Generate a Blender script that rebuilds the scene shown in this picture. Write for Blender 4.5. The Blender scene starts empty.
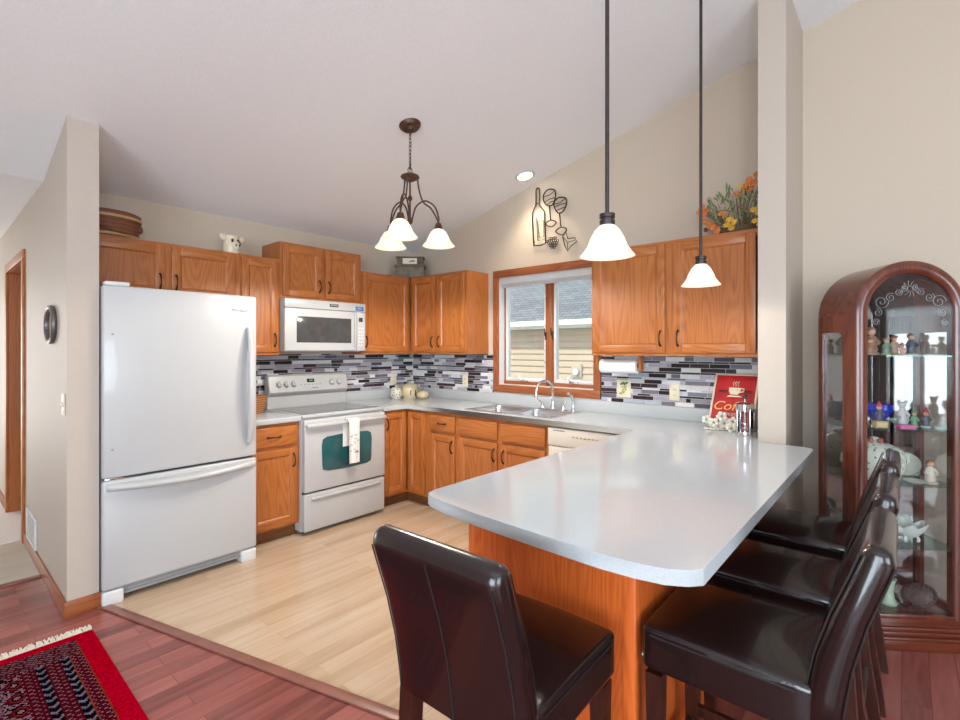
import bpy, bmesh, math, random
from mathutils import Vector, Matrix, Euler

# ------------------------------------------------------------------ camera, world, light, exposure
scn = bpy.context.scene
C = scn.collection
PI = math.pi
random.seed(7)

cam_d = bpy.data.cameras.new('camera')
cam_d.sensor_fit = 'HORIZONTAL'; cam_d.sensor_width = 36.0
cam_d.lens = 490.0 / 960 * 36
cam_d.shift_x = (480 - 476.2) / 960
cam_d.shift_y = (349.4 - 360) / 960
cam_d.clip_start = 0.02
cam = bpy.data.objects.new('camera', cam_d)
cam.location = (-3.580, -4.062, 1.416)
cam.rotation_euler = (PI / 2, 0, math.radians(41.25 - 90))
C.objects.link(cam); scn.camera = cam

w = bpy.data.worlds.new('sky'); scn.world = w; w.use_nodes = True
bg = w.node_tree.nodes['Background']
bg.inputs[0].default_value = (0.80, 0.90, 1.0, 1); bg.inputs[1].default_value = 0.95


def area(name, loc, rot, sx, sy, power, col):
    d = bpy.data.lights.new(name, 'AREA'); d.shape = 'RECTANGLE'; d.size = sx; d.size_y = sy
    d.energy = power; d.color = col
    o = bpy.data.objects.new(name, d); o.location = loc; o.rotation_euler = rot
    C.objects.link(o); return o


# daylight through the big windows of the room behind the camera
area('daylight_side_window', (-6.62, -5.0, 1.45), (0, math.radians(-90), 0), 2.0, 3.4, 160, (0.74, 0.88, 1.0))
area('daylight_rear_window', (-4.3, -8.52, 1.45), (math.radians(90), 0, 0), 3.4, 2.0, 120, (0.74, 0.88, 1.0))
sun_d = bpy.data.lights.new('sun', 'SUN'); sun_d.energy = 1.7; sun_d.angle = 0.01; sun_d.color = (1.0, 0.95, 0.86)
sun = bpy.data.objects.new('sun', sun_d); sun.location = (-8, 0, 12); C.objects.link(sun)
sun.rotation_euler = Vector((0.62, -0.25, -0.74)).to_track_quat('-Z', 'Y').to_euler()   # shines over the roof on to the neighbour's wall

vs = scn.view_settings
scn.display_settings.display_device = 'sRGB'
vs.view_transform = 'Standard'; vs.look = 'None'; vs.gamma = 1; vs.use_curve_mapping = False
vs.exposure = 1.0


# ------------------------------------------------------------------ materials
def new_mat(name):
    m = bpy.data.materials.new(name); m.use_nodes = True
    nt = m.node_tree; p = nt.nodes['Principled BSDF']
    return m, nt, p


def N(nt, t, **kw):
    n = nt.nodes.new(t)
    for k, v in kw.items():
        if k.startswith('i_'):
            key = k[2:]
            n.inputs[int(key) if key.isdigit() else key].default_value = v
        else:
            setattr(n, k, v)
    return n


def ramp(nt, stops, interp='LINEAR'):
    r = nt.nodes.new('ShaderNodeValToRGB'); r.color_ramp.interpolation = interp
    e = r.color_ramp.elements
    while len(e) < len(stops): e.new(0.5)
    for i, (pos, c) in enumerate(stops):
        e[i].position = pos; e[i].color = (*c, 1) if len(c) == 3 else c
    return r


def plain(name, col, rough=0.5, metal=0.0, noise=0.06, scale=20.0, bump=0.0, coat=0.0, spec=None):
    """colour with a faint natural variation"""
    m, nt, p = new_mat(name)
    tc = N(nt, 'ShaderNodeTexCoord'); nz = N(nt, 'ShaderNodeTexNoise', i_Scale=scale, i_Detail=3.0)
    nt.links.new(tc.outputs['Object'], nz.inputs['Vector'])
    a = tuple(min(1, c * (1 - noise)) for c in col); b = tuple(min(1, c * (1 + noise)) for c in col)
    r = ramp(nt, [(0.3, a), (0.7, b)])
    nt.links.new(nz.outputs['Fac'], r.inputs['Fac']); nt.links.new(r.outputs[0], p.inputs['Base Color'])
    p.inputs['Roughness'].default_value = rough; p.inputs['Metallic'].default_value = metal
    if coat: p.inputs['Coat Weight'].default_value = coat
    if spec is not None: p.inputs['Specular IOR Level'].default_value = spec
    if bump:
        bp_ = N(nt, 'ShaderNodeBump', i_Strength=bump, i_Distance=0.01)
        nt.links.new(nz.outputs['Fac'], bp_.inputs['Height']); nt.links.new(bp_.outputs[0], p.inputs['Normal'])
    return m


def wood(name, axis, light, mid, dark, rough=0.38, ring=5.0, freq=25.0, pores=0.76, coat=0.08):
    """grain running along object axis 0/1/2, cathedral rings by banding a stretched noise"""
    m, nt, p = new_mat(name)
    tc = N(nt, 'ShaderNodeTexCoord'); oi = N(nt, 'ShaderNodeObjectInfo')
    off = N(nt, 'ShaderNodeVectorMath', operation='SCALE'); off.inputs[0].default_value = (13.0, 7.0, 29.0)
    nt.links.new(oi.outputs['Random'], off.inputs['Scale'])
    add = N(nt, 'ShaderNodeVectorMath', operation='ADD')
    nt.links.new(tc.outputs['Object'], add.inputs[0]); nt.links.new(off.outputs[0], add.inputs[1])
    s = [1.0, 1.0, 1.0]; s[axis] = 0.13
    mp = N(nt, 'ShaderNodeMapping'); mp.inputs['Scale'].default_value = s
    nt.links.new(add.outputs[0], mp.inputs['Vector'])
    n1 = N(nt, 'ShaderNodeTexNoise', i_Scale=ring, i_Detail=1.5, i_Roughness=0.35)
    nt.links.new(mp.outputs[0], n1.inputs['Vector'])
    mul = N(nt, 'ShaderNodeMath', operation='MULTIPLY'); mul.inputs[1].default_value = freq * 2 * PI
    nt.links.new(n1.outputs['Fac'], mul.inputs[0])
    sn = N(nt, 'ShaderNodeMath', operation='SINE'); nt.links.new(mul.outputs[0], sn.inputs[0])
    mr = N(nt, 'ShaderNodeMapRange'); mr.inputs['From Min'].default_value = -1
    nt.links.new(sn.outputs[0], mr.inputs['Value'])
    s2 = [1.0, 1.0, 1.0]; s2[axis] = 0.02
    mp2 = N(nt, 'ShaderNodeMapping'); mp2.inputs['Scale'].default_value = s2
    nt.links.new(add.outputs[0], mp2.inputs['Vector'])
    n2 = N(nt, 'ShaderNodeTexNoise', i_Scale=230.0, i_Detail=2.0); nt.links.new(mp2.outputs[0], n2.inputs['Vector'])
    mix = N(nt, 'ShaderNodeMix'); mix.inputs[0].default_value = pores
    nt.links.new(mr.outputs[0], mix.inputs[2]); nt.links.new(n2.outputs['Fac'], mix.inputs[3])
    r = ramp(nt, [(0.18, dark), (0.45, mid), (0.85, light)])
    nt.links.new(mix.outputs[0], r.inputs['Fac'])
    nt.links.new(r.outputs[0], p.inputs['Base Color'])
    p.inputs['Roughness'].default_value = rough; p.inputs['Coat Weight'].default_value = coat
    p.inputs['Coat Roughness'].default_value = 0.25
    bp_ = N(nt, 'ShaderNodeBump', i_Strength=0.06, i_Distance=0.004)
    nt.links.new(mix.outputs[0], bp_.inputs['Height']); nt.links.new(bp_.outputs[0], p.inputs['Normal'])
    return m


def planks(name, c1, c2, c3, length, width, rough, mortar=(0.02, 0.01, 0.008), gap=0.003, var=1.0, coat=0.0):
    m, nt, p = new_mat(name)
    tc = N(nt, 'ShaderNodeTexCoord')
    br = N(nt, 'ShaderNodeTexBrick', offset=0.37, i_Scale=1.0)
    br.inputs['Color1'].default_value = (0, 0, 0, 1); br.inputs['Color2'].default_value = (1, 1, 1, 1)
    br.inputs['Mortar'].default_value = (0.5, 0.5, 0.5, 1)
    br.inputs['Mortar Size'].default_value = gap; br.inputs['Brick Width'].default_value = length
    br.inputs['Row Height'].default_value = width; br.inputs['Mortar Smooth'].default_value = 0.2
    nt.links.new(tc.outputs['Object'], br.inputs['Vector'])
    # grain offset per board
    sc = N(nt, 'ShaderNodeVectorMath', operation='SCALE'); sc.inputs[0].default_value = (17, 5, 31)
    sep = N(nt, 'ShaderNodeSeparateColor'); nt.links.new(br.outputs['Color'], sep.inputs[0])
    nt.links.new(sep.outputs[0], sc.inputs['Scale'])
    add = N(nt, 'ShaderNodeVectorMath', operation='ADD')
    nt.links.new(tc.outputs['Object'], add.inputs[0]); nt.links.new(sc.outputs[0], add.inputs[1])
    mp = N(nt, 'ShaderNodeMapping'); mp.inputs['Scale'].default_value = (0.09, 1.0, 1.0)
    nt.links.new(add.outputs[0], mp.inputs['Vector'])
    n1 = N(nt, 'ShaderNodeTexNoise', i_Scale=22.0, i_Detail=4.0, i_Distortion=0.6)
    nt.links.new(mp.outputs[0], n1.inputs['Vector'])
    mix = N(nt, 'ShaderNodeMix'); mix.inputs[0].default_value = 0.35 * var
    nt.links.new(n1.outputs['Fac'], mix.inputs[2]); nt.links.new(sep.outputs[0], mix.inputs[3])
    r = ramp(nt, [(0.28, c3), (0.5, c2), (0.72, c1)]); nt.links.new(mix.outputs[0], r.inputs['Fac'])
    mm = N(nt, 'ShaderNodeMix', data_type='RGBA')
    nt.links.new(br.outputs['Fac'], mm.inputs[0]); nt.links.new(r.outputs[0], mm.inputs[6])
    mm.inputs[7].default_value = (*mortar, 1)
    nt.links.new(mm.outputs[2], p.inputs['Base Color'])
    p.inputs['Roughness'].default_value = rough; p.inputs['Coat Weight'].default_value = coat
    bp_ = N(nt, 'ShaderNodeBump', i_Strength=0.05, i_Distance=0.004)
    nt.links.new(n1.outputs['Fac'], bp_.inputs['Height']); nt.links.new(bp_.outputs[0], p.inputs['Normal'])
    return m


def glass(name, tint=(1, 1, 1), refl=0.9, rough=0.0):
    m, nt, p = new_mat(name)
    nt.nodes.remove(p); out = nt.nodes['Material Output']
    t = N(nt, 'ShaderNodeBsdfTransparent'); t.inputs[0].default_value = (*tint, 1)
    g = N(nt, 'ShaderNodeBsdfGlossy'); g.inputs['Roughness'].default_value = rough
    f = N(nt, 'ShaderNodeFresnel', i_IOR=1.45)
    mu = N(nt, 'ShaderNodeMath', operation='MULTIPLY'); mu.inputs[1].default_value = refl
    nt.links.new(f.outputs[0], mu.inputs[0])
    mx = N(nt, 'ShaderNodeMixShader')
    nt.links.new(mu.outputs[0], mx.inputs[0]); nt.links.new(t.outputs[0], mx.inputs[1]); nt.links.new(g.outputs[0], mx.inputs[2])
    nt.links.new(mx.outputs[0], out.inputs['Surface'])
    return m


def lamp_glass(name, col, strength):
    """opal glass of a lit lamp shade: lets light through and glows"""
    m, nt, p = new_mat(name); out = nt.nodes['Material Output']
    nz = N(nt, 'ShaderNodeTexNoise', i_Scale=14.0, i_Detail=3.0, i_Distortion=1.2)
    tc = N(nt, 'ShaderNodeTexCoord'); nt.links.new(tc.outputs['Object'], nz.inputs['Vector'])
    r = ramp(nt, [(0.3, tuple(c * 0.82 for c in col)), (0.7, col)]); nt.links.new(nz.outputs['Fac'], r.inputs['Fac'])
    p.inputs['Base Color'].default_value = (0.85, 0.8, 0.7, 1); p.inputs['Roughness'].default_value = 0.3
    nt.links.new(r.outputs[0], p.inputs['Emission Color']); p.inputs['Emission Strength'].default_value = strength
    tr = N(nt, 'ShaderNodeBsdfTranslucent'); tr.inputs[0].default_value = (0.9, 0.85, 0.75, 1)
    mx = N(nt, 'ShaderNodeMixShader', i_0=0.45)
    nt.links.new(p.outputs[0], mx.inputs[1]); nt.links.new(tr.outputs[0], mx.inputs[2]); nt.links.new(mx.outputs[0], out.inputs['Surface'])
    return m


def emit(name, col, s):
    m, nt, p = new_mat(name)
    p.inputs['Base Color'].default_value = (*col, 1); p.inputs['Emission Color'].default_value = (*col, 1)
    p.inputs['Emission Strength'].default_value = s
    return m


def attr_mat(name, rough=0.35, bump=0.0, spec=0.5):
    m, nt, p = new_mat(name)
    a = N(nt, 'ShaderNodeVertexColor'); a.layer_name = 'Col'
    nz = N(nt, 'ShaderNodeTexNoise', i_Scale=90.0, i_Detail=2.0)
    tc = N(nt, 'ShaderNodeTexCoord'); nt.links.new(tc.outputs['Object'], nz.inputs['Vector'])
    mr = N(nt, 'ShaderNodeMapRange'); mr.inputs['To Min'].default_value = 0.8; mr.inputs['To Max'].default_value = 1.2
    nt.links.new(nz.outputs['Fac'], mr.inputs['Value'])
    sc = N(nt, 'ShaderNodeVectorMath', operation='SCALE')
    nt.links.new(a.outputs['Color'], sc.inputs[0]); nt.links.new(mr.outputs[0], sc.inputs['Scale'])
    nt.links.new(sc.outputs[0], p.inputs['Base Color']); p.inputs['Roughness'].default_value = rough
    p.inputs['Specular IOR Level'].default_value = spec
    if bump:
        b = N(nt, 'ShaderNodeBump', i_Strength=bump, i_Distance=0.004)
        nt.links.new(nz.outputs['Fac'], b.inputs['Height']); nt.links.new(b.outputs[0], p.inputs['Normal'])
    return m


OL, OM, OD = (0.49, 0.172, 0.043), (0.40, 0.124, 0.0265), (0.255, 0.066, 0.0115)
oak_v = wood('oak_upright_grain', 2, OL, OM, OD)
oak_h = wood('oak_level_grain', 0, OL, OM, OD)
oak_d = wood('oak_depth_grain', 1, OL, OM, OD)
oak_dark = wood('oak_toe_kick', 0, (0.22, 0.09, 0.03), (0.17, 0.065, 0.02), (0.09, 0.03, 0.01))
RL, RM, RD = (0.38, 0.120, 0.040), (0.30, 0.085, 0.025), (0.18, 0.042, 0.011)
oak_pen = wood('oak_end_panel', 2, (0.74, 0.160, 0.030), (0.64, 0.125, 0.020), (0.46, 0.074, 0.010), ring=7)
trim_v = wood('oak_trim_upright', 2, RL, RM, RD); trim_x = wood('oak_trim_x', 0, RL, RM, RD); trim_y = wood('oak_trim_y', 1, RL, RM, RD)
cherry_v = wood('cherry_upright', 2, (0.16, 0.036, 0.014), (0.115, 0.023, 0.009), (0.06, 0.010, 0.004), rough=0.22, coat=0.4, freq=10)
cherry_h = wood('cherry_level', 0, (0.16, 0.036, 0.014), (0.115, 0.023, 0.009), (0.06, 0.010, 0.004), rough=0.22, coat=0.4, freq=10)
leg_wood = wood('stool_leg_wood', 2, (0.055, 0.014, 0.008), (0.038, 0.009, 0.005), (0.02, 0.005, 0.003), rough=0.3, coat=0.2)
floor_dark = planks('cherry_laminate', (0.37, 0.118, 0.095), (0.275, 0.080, 0.064), (0.165, 0.044, 0.035), 0.95, 0.092, 0.27, mortar=(0.12, 0.036, 0.028), gap=0.0012)
floor_light = planks('maple_laminate', (0.60, 0.455, 0.325), (0.55, 0.40, 0.272), (0.46, 0.32, 0.20), 1.2, 0.095, 0.2, mortar=(0.48, 0.32, 0.185), gap=0.0012, var=0.8)
floor_hall = planks('pale_hall_vinyl', (0.62, 0.56, 0.46), (0.56, 0.50, 0.41), (0.50, 0.44, 0.35), 0.9, 0.15, 0.4, mortar=(0.45, 0.39, 0.31), gap=0.002, var=0.5)
hall_floor_lit = plain('light_spill_floor', (0.86, 0.84, 0.80), 0.95, noise=0.06, scale=120, bump=0.5)  # light spilling on the hall floor, put into a whiter floor colour
strip_mat = plain('reducer_strip', (0.25, 0.095, 0.068), 0.35, noise=0.15, scale=12)
wall_m = plain('wall_paint_lifted', (0.56, 0.465, 0.362), 0.75, noise=0.015, scale=60, bump=0.02)  # kitchen copy of the wall paint, lightened to make up for weaker light
wall_b = plain('wall_paint_lowered', (0.50, 0.425, 0.355), 0.55, noise=0.015, scale=60, bump=0.02)  # same wall paint, toned down where more daylight reaches
wall_l = plain('living_room_paint', (0.80, 0.79, 0.76), 0.8, noise=0.015)
ceil_m = plain('ceiling_paint', (0.85, 0.865, 0.87), 0.9, noise=0.02, scale=70, bump=0.12)
white_app = plain('appliance_white', (0.48, 0.48, 0.475), 0.28, noise=0.01, coat=0.3)
white_pl = plain('white_plastic', (0.66, 0.655, 0.64), 0.4, noise=0.02)
bisque = plain('bisque_enamel', (0.66, 0.61, 0.53), 0.3, noise=0.01)
black_gl = plain('black_glass', (0.012, 0.013, 0.015), 0.06, noise=0.1, coat=0.5)
oven_gl = plain('oven_glass_teal_reflection', (0.012, 0.085, 0.095), 0.07, noise=0.3, scale=4, coat=0.6)  # dark glass; the teal of its reflection is put into the colour
grey_gl = plain('grey_screen_glass', (0.055, 0.055, 0.055), 0.12, noise=0.15, coat=0.6)
dark_pl = plain('dark_plastic', (0.03, 0.03, 0.032), 0.45)
grey_pl = plain('grey_plastic', (0.30, 0.30, 0.30), 0.5)
gap_m = plain('gasket_grey', (0.06, 0.06, 0.065), 0.7)
bronze = plain('dark_bronze', (0.035, 0.024, 0.018), 0.38, metal=0.7, noise=0.2)
rust_br = plain('rubbed_bronze', (0.105, 0.055, 0.035), 0.42, metal=0.6, noise=0.3, scale=40)
pend_br = plain('pendant_bronze', (0.055, 0.042, 0.040), 0.42, metal=0.6, noise=0.2, scale=40)
lam = plain('grey_laminate', (0.53, 0.57, 0.595), 0.15, noise=0.05, scale=260, coat=0.15)
lam_edge = plain('grey_laminate_edge', (0.45, 0.47, 0.475), 0.35, noise=0.08, scale=260)
steel = plain('brushed_steel', (0.62, 0.63, 0.64), 0.24, metal=1.0, noise=0.04, scale=60)
chrome = plain('chrome', (0.72, 0.73, 0.75), 0.10, metal=1.0, noise=0.02)
leather = plain('dark_brown_leather', (0.0115, 0.0044, 0.0039), 0.25, noise=0.25, scale=90, bump=0.05, coat=0.3)
thread = plain('leather_seam', (0.010, 0.005, 0.004), 0.6)
white_cloth = plain('white_cotton', (0.78, 0.75, 0.70), 0.95, noise=0.05, scale=80, bump=0.2)
sheer = plain('white_curtain_cloth', (0.82, 0.82, 0.82), 0.9, noise=0.03)
drape = plain('brown_drape', (0.05, 0.022, 0.018), 0.9, noise=0.1)  # for unseen drapes added to give the curio mirror dark bands
paper = plain('paper_towel', (0.85, 0.84, 0.82), 0.95, noise=0.03, scale=150, bump=0.1)
ivory = plain('ivory_plate', (0.72, 0.65, 0.48), 0.4, noise=0.02)
ceramic = plain('cream_ceramic', (0.58, 0.48, 0.30), 0.25, noise=0.08, scale=25)
shade_g = lamp_glass('opal_shade_glass', (1.0, 0.87, 0.68), 0.46)
shade_p = lamp_glass('opal_pendant_glass', (1.0, 0.90, 0.76), 0.42)
bulb_m = emit('lit_bulb', (1.0, 0.95, 0.85), 2.0)
down_m = emit('lit_downlight', (1.0, 0.95, 0.86), 9.0)
pane_m = glass('window_glass', (0.97, 0.99, 0.98), 0.6)
cab_glass = glass('cabinet_glass', (0.97, 0.98, 0.98), 0.55)
shelf_glass = glass('shelf_glass', (0.80, 0.90, 0.87), 0.5)
clear_gl = glass('clear_glass', (0.86, 0.89, 0.90), 1.0)
mirror = plain('mirror', (0.42, 0.40, 0.38), 0.02, metal=1.0, noise=0.0)
etch_m = plain('etched_frost', (0.55, 0.56, 0.56), 0.8)
tile_m = attr_mat('mosaic_tile', 0.28)
grout = plain('pale_grout', (0.66, 0.64, 0.63), 0.85)
rug_m = attr_mat('wool_pile', 1.0, 0.6, spec=0.0)
attr_gl = attr_mat('painted_gloss', 0.3)

PM = {}


def colm(col, rough=0.4, metal=0.0):
    k = (tuple(col), rough, metal)
    if k not in PM: PM[k] = plain('paint_%d' % len(PM), col, rough, metal, noise=0.08, scale=40)
    return PM[k]


# ------------------------------------------------------------------ mesh builder
class MB:
    def __init__(s):
        s.bm = bmesh.new(); s.mi = 0; s.col = None; s.lay = None; s.M = None

    def _done(s, vs, fs):
        for f in fs: f.material_index = s.mi
        if s.col is not None:
            if s.lay is None: s.lay = s.bm.loops.layers.color.new('Col')
            for f in fs:
                for l in f.loops: l[s.lay] = (*s.col, 1)
        if s.M is not None: bmesh.ops.transform(s.bm, matrix=s.M, verts=[v for v in vs if v.is_valid])

    def faces(s, pts, fcs):
        v = [s.bm.verts.new(p) for p in pts]; fs = [s.bm.faces.new([v[i] for i in f]) for f in fcs]
        s._done(v, fs); return v, fs

    def box(s, x0, y0, z0, x1, y1, z1, b=0.0, seg=2, cuts=0):
        x0, x1 = min(x0, x1), max(x0, x1); y0, y1 = min(y0, y1), max(y0, y1); z0, z1 = min(z0, z1), max(z0, z1)
        P = [(x0, y0, z0), (x1, y0, z0), (x1, y1, z0), (x0, y1, z0), (x0, y0, z1), (x1, y0, z1), (x1, y1, z1), (x0, y1, z1)]
        F = [(0, 3, 2, 1), (4, 5, 6, 7), (0, 1, 5, 4), (1, 2, 6, 5), (2, 3, 7, 6), (3, 0, 4, 7)]
        before_f = set(s.bm.faces) if (b or cuts) else None
        M = s.M; s.M = None
        v, f = s.faces(P, F); s.M = M
        if b or cuts:
            before_v = set()
            if cuts:
                es = list({e for ff in f for e in ff.edges})
                bmesh.ops.subdivide_edges(s.bm, edges=es, cuts=cuts, use_grid_fill=True)
            if b:
                fs = [ff for ff in s.bm.faces if ff not in before_f]
                s.bm.normal_update()
                es = list({e for ff in fs for e in ff.edges if e.calc_face_angle(0) > 0.8})
                bmesh.ops.bevel(s.bm, geom=es, offset=b, segments=seg, affect='EDGES', profile=0.5, clamp_overlap=True)
            f = [ff for ff in s.bm.faces if ff not in before_f]
            v = list({vv for ff in f for vv in ff.verts})
        s._done(v, f); return v

    def prism(s, poly, a, c, plane='xy', b=0.0, seg=2):
        """polygon extruded along the axis missing from plane, from a to c"""
        def P(u, v, t): return {'xy': (u, v, t), 'xz': (u, t, v), 'yz': (t, u, v)}[plane]
        n = len(poly); before = set(s.bm.faces) if b else None
        pts = [P(u, v, a) for u, v in poly] + [P(u, v, c) for u, v in poly]
        M = s.M; s.M = None
        v, f = s.faces(pts, [tuple(range(n))[::-1], tuple(range(n, 2 * n))] + [(i, (i + 1) % n, n + (i + 1) % n, n + i) for i in range(n)])
        bmesh.ops.recalc_face_normals(s.bm, faces=f); s.M = M
        if b:
            s.bm.normal_update()
            es = [e for e in (list(f[0].edges) + list(f[1].edges))]
            bmesh.ops.bevel(s.bm, geom=es, offset=b, segments=seg, affect='EDGES', profile=0.5, clamp_overlap=True)
            f = [ff for ff in s.bm.faces if ff not in before]; v = list({vv for ff in f for vv in ff.verts})
        s._done(v, f); return v

    def lathe(s, prof, at=(0, 0, 0), n=28, squash=(1, 1), rot=None):
        """profile of (r, z) turned about z"""
        at = Vector(at); vs = []; rings = []
        R = rot if rot is not None else Matrix.Identity(3)
        for r, z in prof:
            if r < 1e-5:
                v = s.bm.verts.new(at + R @ Vector((0, 0, z))); rings.append([v] * n); vs.append(v)
            else:
                rg = [s.bm.verts.new(at + R @ Vector((r * math.cos(2 * PI * i / n) * squash[0], r * math.sin(2 * PI * i / n) * squash[1], z))) for i in range(n)]
                rings.append(rg); vs += rg
        fs = []
        for a, b in zip(rings, rings[1:]):
            for i in range(n):
                q = [a[i], a[(i + 1) % n], b[(i + 1) % n], b[i]]; u = []
                for x in q:
                    if x not in u: u.append(x)
                if len(u) >= 3:
                    try: fs.append(s.bm.faces.new(u))
                    except ValueError: pass
        for rg, (r, z), fl in ((rings[0], prof[0], True), (rings[-1], prof[-1], False)):
            pass
        bmesh.ops.recalc_face_normals(s.bm, faces=fs)
        s._done(vs, fs); return vs

    def cyl(s, p, q, r0, r1=None, n=20):
        p, q = Vector(p), Vector(q); r1 = r0 if r1 is None else r1; L = (q - p).length
        R = (q - p).to_track_quat('Z', 'Y').to_matrix()
        return s.lathe([(0, 0), (r0, 0), (r1, L), (0, L)], p, n, rot=R)

    def tube(s, pts, r, n=8, closed=False, flat=None):
        pts = [Vector(p) for p in pts]; k = len(pts); rs = r if isinstance(r, (list, tuple)) else [r] * k
        tang = []
        for i in range(k):
            a = pts[(i - 1) % k] if (closed or i > 0) else pts[i]; b = pts[(i + 1) % k] if (closed or i < k - 1) else pts[i]
            t = (b - a); tang.append(t.normalized() if t.length > 1e-9 else Vector((0, 0, 1)))
        ref = Vector((0, 0, 1)) if abs(tang[0].z) < 0.9 else Vector((1, 0, 0))
        nrm = tang[0].cross(ref).normalized(); rings = []; vs = []
        for i in range(k):
            nrm = (nrm - tang[i] * nrm.dot(tang[i])); nrm = nrm.normalized() if nrm.length > 1e-9 else tang[i].orthogonal().normalized()
            bn = tang[i].cross(nrm); f2 = flat or 1.0
            rg = [s.bm.verts.new(pts[i] + nrm * (rs[i] * math.cos(2 * PI * j / n)) + bn * (rs[i] * f2 * math.sin(2 * PI * j / n))) for j in range(n)]
            rings.append(rg); vs += rg
        fs = []
        prs = list(zip(rings, rings[1:])) + ([(rings[-1], rings[0])] if closed else [])
        for a, b in prs:
            for j in range(n): fs.append(s.bm.faces.new((a[j], a[(j + 1) % n], b[(j + 1) % n], b[j])))
        if not closed: fs.append(s.bm.faces.new(rings[0][::-1])); fs.append(s.bm.faces.new(rings[-1]))
        bmesh.ops.recalc_face_normals(s.bm, faces=fs)
        s._done(vs, fs); return vs

    def ball(s, c, r, n=16):
        rx, ry, rz = r if isinstance(r, (tuple, list)) else (r, r, r)
        k = max(4, n // 2)
        prof = [(math.sin(PI * i / k), -math.cos(PI * i / k)) for i in range(k + 1)]
        prof[0] = (0, -1); prof[-1] = (0, 1)
        M = s.M; s.M = None; col = s.col
        v = s.lathe(prof, (0, 0, 0), n); s.M = M
        for x in v: x.co = Vector((x.co.x * rx + c[0], x.co.y * ry + c[1], x.co.z * rz + c[2]))
        if M is not None: bmesh.ops.transform(s.bm, matrix=M, verts=v)
        return v

    def sheet(s, fn, nu, nv, thick=0.0):
        g = [[s.bm.verts.new(fn(i / nu, j / nv)) for j in range(nv + 1)] for i in range(nu + 1)]
        fs = [s.bm.faces.new((g[i][j], g[i + 1][j], g[i + 1][j + 1], g[i][j + 1])) for i in range(nu) for j in range(nv)]
        vs = [v for r in g for v in r]
        if thick:
            s.bm.normal_update()
            ret = bmesh.ops.solidify(s.bm, geom=fs, thickness=thick)
            nf = [x for x in ret['geom'] if isinstance(x, bmesh.types.BMFace)]
            fs = list(set(fs) | set(nf)); vs = list({v for f in fs for v in f.verts})
        s._done(vs, fs); return vs

    def build(s, name, mats, parent=None, loc=(0, 0, 0), smooth=35):
        me = bpy.data.meshes.new(name)
        s.bm.normal_update()
        lim = math.radians(smooth)
        for f in s.bm.faces: f.smooth = True
        for e in s.bm.edges:
            e.smooth = not (len(e.link_faces) == 2 and e.calc_face_angle(0) > lim)
        s.bm.to_mesh(me); s.bm.free()
        for m in (mats if isinstance(mats, (list, tuple)) else [mats]): me.materials.append(m)
        o = bpy.data.objects.new(name, me); C.objects.link(o)
        if parent: o.parent = parent
        o.location = loc
        return o


def tag(o, label=None, cat=None, group=None, kind=None):
    if label: o['label'] = label
    if cat: o['category'] = cat
    if group: o['group'] = group
    if kind: o['kind'] = kind
    return o


def thing(name, label, cat, loc=(0, 0, 0), rz=0.0, group=None):
    o = bpy.data.objects.new(name, None); C.objects.link(o); o.empty_display_size = 0.1
    o.location = loc; o.rotation_euler = (0, 0, rz)
    return tag(o, label, cat, group)


def text(name, body, size, loc, rot, mat, parent, ext=0.0006, align='CENTER', shear=0.0, sx=1.0):
    d = bpy.data.curves.new(name, 'FONT'); d.body = body; d.size = size; d.extrude = ext; d.align_x = align; d.align_y = 'CENTER'
    d.shear = shear; d.materials.append(mat)
    tmp = bpy.data.objects.new(name + '_curve', d); C.objects.link(tmp)
    dg = bpy.context.evaluated_depsgraph_get(); dg.update()
    me = bpy.data.meshes.new_from_object(tmp.evaluated_get(dg)); me.name = name
    bpy.data.objects.remove(tmp); bpy.data.curves.remove(d)
    me.materials.clear(); me.materials.append(mat)
    o = bpy.data.objects.new(name, me); o.location = loc; o.rotation_euler = rot; o.scale = (sx, 1, 1); o.parent = parent
    C.objects.link(o); return o


def copy_tree(o, parent=None):
    c = o.copy(); C.objects.link(c)
    if parent: c.parent = parent
    for ch in list(o.children): copy_tree(ch, c)
    return c


def struct(name, mb, mats, label=None, cat=None, parent=None, smooth=35):
    o = mb.build(name, mats, parent, smooth=smooth)
    if parent is None: tag(o, label, cat, kind='structure')
    return o


SL = 0.25; Z0 = 2.469          # vault: z = Z0 - SL*y, ridge at RY
RY = -5.2; RZ = Z0 - SL * RY
YB = -8.4; XL = -6.5
ZB = RZ - SL * (RY - YB)


def cz(y): return Z0 - SL * y if y > RY else RZ - SL * (RY - y)


# ------------------------------------------------------------------ the room
m = MB(); m.prism([(XL - .3, YB - .2), (0.2, YB - .2), (0.2, 0.0), (XL - .3, 0.0)], -0.06, 0.0)
floor = struct('floor', m, floor_dark, 'red-brown cherry plank floor of the dining side', 'floor')
m = MB(); m.prism([(-2.90, -0.745), (-2.185, -3.19), (-2.185, -3.46), (0, -3.46), (0, 0), (-2.93, 0), (-2.93, -0.745)], 0.0, 0.004)
kf = m.build('kitchen_flooring', floor_light, floor)
m = MB()
p0, p1 = Vector((-2.905, -0.735)), Vector((-2.205, -3.13)); d = (p1 - p0).normalized(); n_ = Vector((d.y, -d.x)) * 0.024
m.prism([tuple(p0 + n_), tuple(p1 + n_), tuple(p1 - n_), tuple(p0 - n_)], 0.0, 0.011, b=0.004)
m.build('transition_strip', strip_mat, floor)
m = MB(); m.box(XL - .3, 0.0, -0.06, -3.06, 0.87, 0.0); m.build('hall_flooring', floor_hall, floor)
m = MB(); m.box(XL - .3, 0.87, -0.06, -2.9, 4.6, 0.003); m.build('hall_floor_lit', hall_floor_lit, floor)  # brighter far part of the hall floor, light spill painted in
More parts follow.
